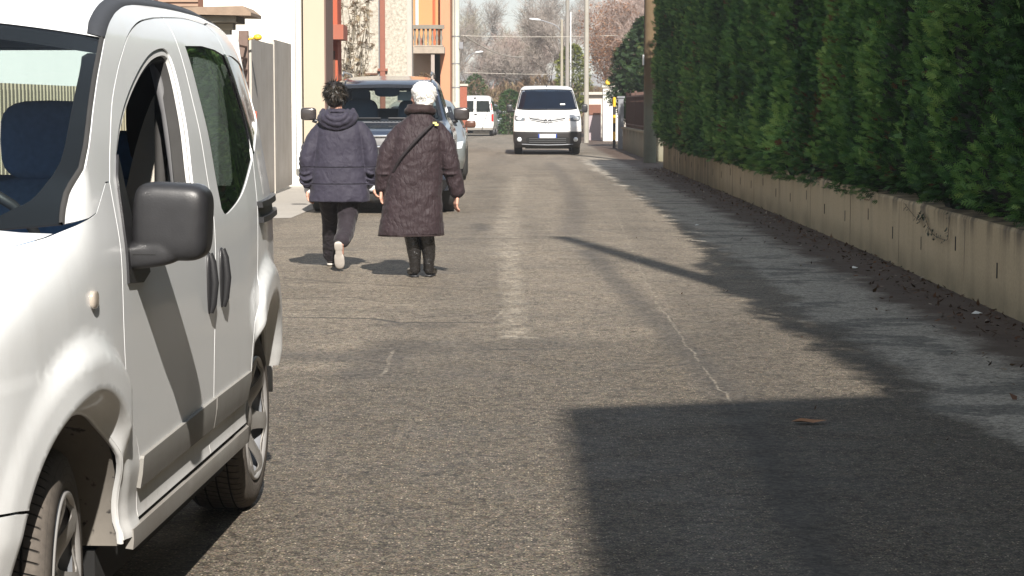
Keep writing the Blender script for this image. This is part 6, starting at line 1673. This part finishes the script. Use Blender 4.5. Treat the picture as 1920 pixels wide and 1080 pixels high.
    def shoe(heel,toe,upn,label):
        heel=Vector(heel); toe=Vector(toe); up=Vector(upn).normalized(); d=(toe-heel).normalized(); up=(up-d*up.dot(d)).normalized(); rt=d.cross(up)
        rot=Matrix((rt,d,up)).transposed(); L=(toe-heel).length
        e=empty('shoe',(0,0,0)); e.parent=root
        s1=MB(); s1.sell(heel+d*.045+up*.03,(.034,.050,.034),.8,20,12,rot=rot); s1.sell(heel+d*L*.68+up*.028,(.042,.085,.030),.8,20,12,rot=rot); s1.sell(heel+d*L*.35+up*.045,(.034,.075,.042),.9,20,12,rot=rot); organic(s1,'upper',dk,e,.005,3)
        s2=MB()
        s2.sell(heel+d*.045,(.036,.050,.013),.7,24,8,rot=rot); s2.sell(heel+d*L*.40,(.030,.075,.012),.7,24,8,rot=rot); s2.sell(heel+d*L*.70,(.044,.082,.013),.75,24,8,rot=rot); organic(s2,'sole',so,e,.004,3)
    shoe((.008,-.315,.252),(.012,-.190,.022),(0,.9,.42),'')
    shoe((-.113,.37,.015),(-.125,.63,.015),(0,0,1),'')
walker_jacket()

def walker_coat():
    OX,OY=-.765,16.95
    root=empty('person',(OX,OY,0),label='white haired person in a long dark brown quilted coat and black boots, head turned left',cat='person')
    LS,RS=(-.145,0,1.20),(.190,0,1.21); LE,RE=(-.245,-.02,.945),(.262,-.02,.945); LW,RW=(-.285,.0,.715),(.322,.02,.672)
    hd=(.045,.015,1.455); f=Vector((-.86,.50,0)).normalized()
    b=MB(); head_shape(b,hd,f,.98)
    limb(b,[(.03,-.01,1.24),(.035,.0,1.33),(.04,.01,1.41)],[.058,.054,.052])
    limb(b,[(0,0,.62),(0,0,.95),(.02,0,1.12)],[.11,.11,.10],24)
    for s_,e,w in ((LS,LE,LW),(RS,RE,RW)): limb(b,[(s_[0]*.85,0,1.16),e,w],[.038,.034,.026])
    hand(b,LW,(-.02,.02,-1),(.1,1,0),.75,.95); hand(b,RW,(-.12,-.03,-1),(-.35,.93,0),.6,.95)
    for x0,x1,y1 in ((-.060,-.018,.0),(.060,.092,.03)): limb(b,[(x0,0,.62),(x0,0,.50),(x0+(x1-x0)*.4,0,.36),(x1,y1,.08)],[.055,.036,.030,.022])
    organic(b,'body',M['skin'],root,.0038,3); eyes(root,hd,f)
    hm=hair_mat('white_hair',(.72,.70,.66),(.85,.83,.80),.7); hb=MB(); c=Vector(hd)
    hb.sell(c+Vector((.012,-.018,.036)),(.100,.098,.084),1,28,18); hb.sell(c+Vector((.020,-.045,-.030)),(.080,.060,.068),1,20,14); hb.sell(c+Vector((.045,-.01,.0)),(.062,.072,.075),1,20,14)
    o=organic(hb,'hair',hm,root,.007,4,[(.020,.03,1)])
    lm=leaf_mat('white_locks',[(0,(.74,.72,.68)),(1,(.86,.85,.82))],.5,.1)
    strands(o,c+Vector((.016,-.024,.026)),(.103,.104,.092),2600,.026,lm,5,1.0,-.78,f,.40,.0030,.06)
    cm=cloth('quilted_brown_coat',(.028,.017,.020),.65,.04,30)
    j=MB()
    loft(j,[(-.048,0,.345,.262,.175,.010,0),(-.046,0,.40,.258,.175),(-.035,0,.60,.238,.165),(-.018,0,.80,.222,.155),(-.002,0,.98,.212,.148),(.015,0,1.10,.205,.138),(.022,0,1.19,.188,.118),(.028,-.002,1.245,.155,.104),(.030,-.004,1.285,.112,.092),(.030,-.004,1.33,.088,.084)],48)
    limb(j,[(LS[0]+.03,0,1.185),(-.190,-.01,1.08),LE,(-.272,-.012,.83),(LW[0],LW[1],.735)],[.068,.076,.073,.066,.056],22)
    limb(j,[(RS[0]-.03,0,1.190),(.232,-.01,1.08),RE,(.300,.0,.80),(RW[0],RW[1],.695)],[.068,.076,.074,.068,.060],22)
    rs=random.Random(5)
    for sg in (-1,1):
        for z in (1.03,.98,.94,.90,.85):
            t0=(1.05-z); cx=(-.218-.14*t0*1.3) if sg<0 else (.245+.16*t0*1.3); a=rs.uniform(-.4,.4)
            pts=[(cx+.068*math.cos(t),-.012+.066*math.sin(t),z+.018*math.sin(t+a)) for t in [2*math.pi*i/14+.3 for i in range(12)]]
            limb(j,pts,[.006]+[.013]*10+[.006],8)
    organic(j,'coat',cm,root,.0065,2,[(.020,.14,1),(.012,.05,1)])
    k=MB()
    pts=[(.030+.098*math.sin(t),-.005-.088*math.cos(t),1.335+.012*math.cos(t)) for t in [(-2.4+4.8*i/14) for i in range(15)]]
    limb(k,pts,[.02]+[.030]*13+[.02],14); pts=[(.030+.088*math.sin(t),-.002-.078*math.cos(t),1.372) for t in [(-2.2+4.4*i/14) for i in range(15)]]; limb(k,pts,[.014]+[.020]*13+[.014],12)
    organic(k,'collar',cloth('coat_collar',(.024,.013,.013),.7,.06),root,.006,3,[(.010,.05,1)])
    # hem piping and cuff bands
    h=MB(); h.tube([(-.048+.264*math.cos(2*math.pi*i/40),.177*math.sin(2*math.pi*i/40),.342+.010*.264*math.cos(2*math.pi*i/40)) for i in range(41)],.006,8,False); h.build('hem',bpy.data.materials['coat_collar'],root)
    # bag strap across the back
    s=MB(); P3=[(.150,-.055,1.268),(.135,-.105,1.235),(.06,-.150,1.165),(-.04,-.166,1.06),(-.13,-.150,.95),(-.185,-.105,.85)]
    pts=[Vector(p) for p in crv(P3,5)]; vs=[]
    for i,p in enumerate(pts):
        d=(pts[min(i+1,len(pts)-1)]-pts[max(0,i-1)]).normalized(); nrm=Vector((p.x*.6,-1,0)).normalized(); w=d.cross(nrm).normalized()*.011
        vs+=[p-w+nrm*.0,p+w+nrm*.0,p+w+nrm*.009,p-w+nrm*.009]
    s.add(vs,[(i*4+a,(i+1)*4+a,(i+1)*4+(a+1)%4,i*4+(a+1)%4) for i in range(len(pts)-1) for a in range(4)],True); s.build('bag_strap',simple('strap_web',(.012,.008,.010),.8),root)
    g=MB(); g.box(.135,.165,-.124,-.115,1.236,1.250); g.box(.150,.178,-.120,-.110,1.222,1.236); g.build('strap_tag',simple('yellow_tag',(.80,.72,.25),.6),root)
    # boots
    bn=NT('boot_leather'); f1=bn.noise(16,4,.6,None,1.5); bn.bsdf(bn.mix(f1,(.008,.007,.007),(.022,.020,.019)),bn.map(f1,.3,.7,.14,.34),0,bn.bump(f1,.8,.012),.6)
    for x0,x1,y1,tx in ((-.060,-.018,.0,-.058),(.060,.092,.03,.040)):
        q=MB(); limb(q,[(x0,0,.50),(x0+(x1-x0)*.4,0,.36),(x1-(.004 if x0<0 else 0),y1,.20),(x1,y1,.12),(x1,y1+.005,.065)],[.070,.066,.056,.046,.045],22)
        limb(q,[(x1,y1,.055),(x1+tx*.35,y1+.085,.045),(x1+tx*.75,y1+.165,.036)],[.038,.038,.034],16)
        organic(q,'boot',bn.m,root,.0055,3,[(.008,.05,1)])
        sl=MB(); sl.sell((x1,y1+.002,.010),(.034,.040,.010),.7,20,8); sl.sell((x1+tx*.4,y1+.10,.008),(.036,.085,.008),.8,20,8); sl.build('boot_sole',M['black_plastic'],root)
walker_coat()
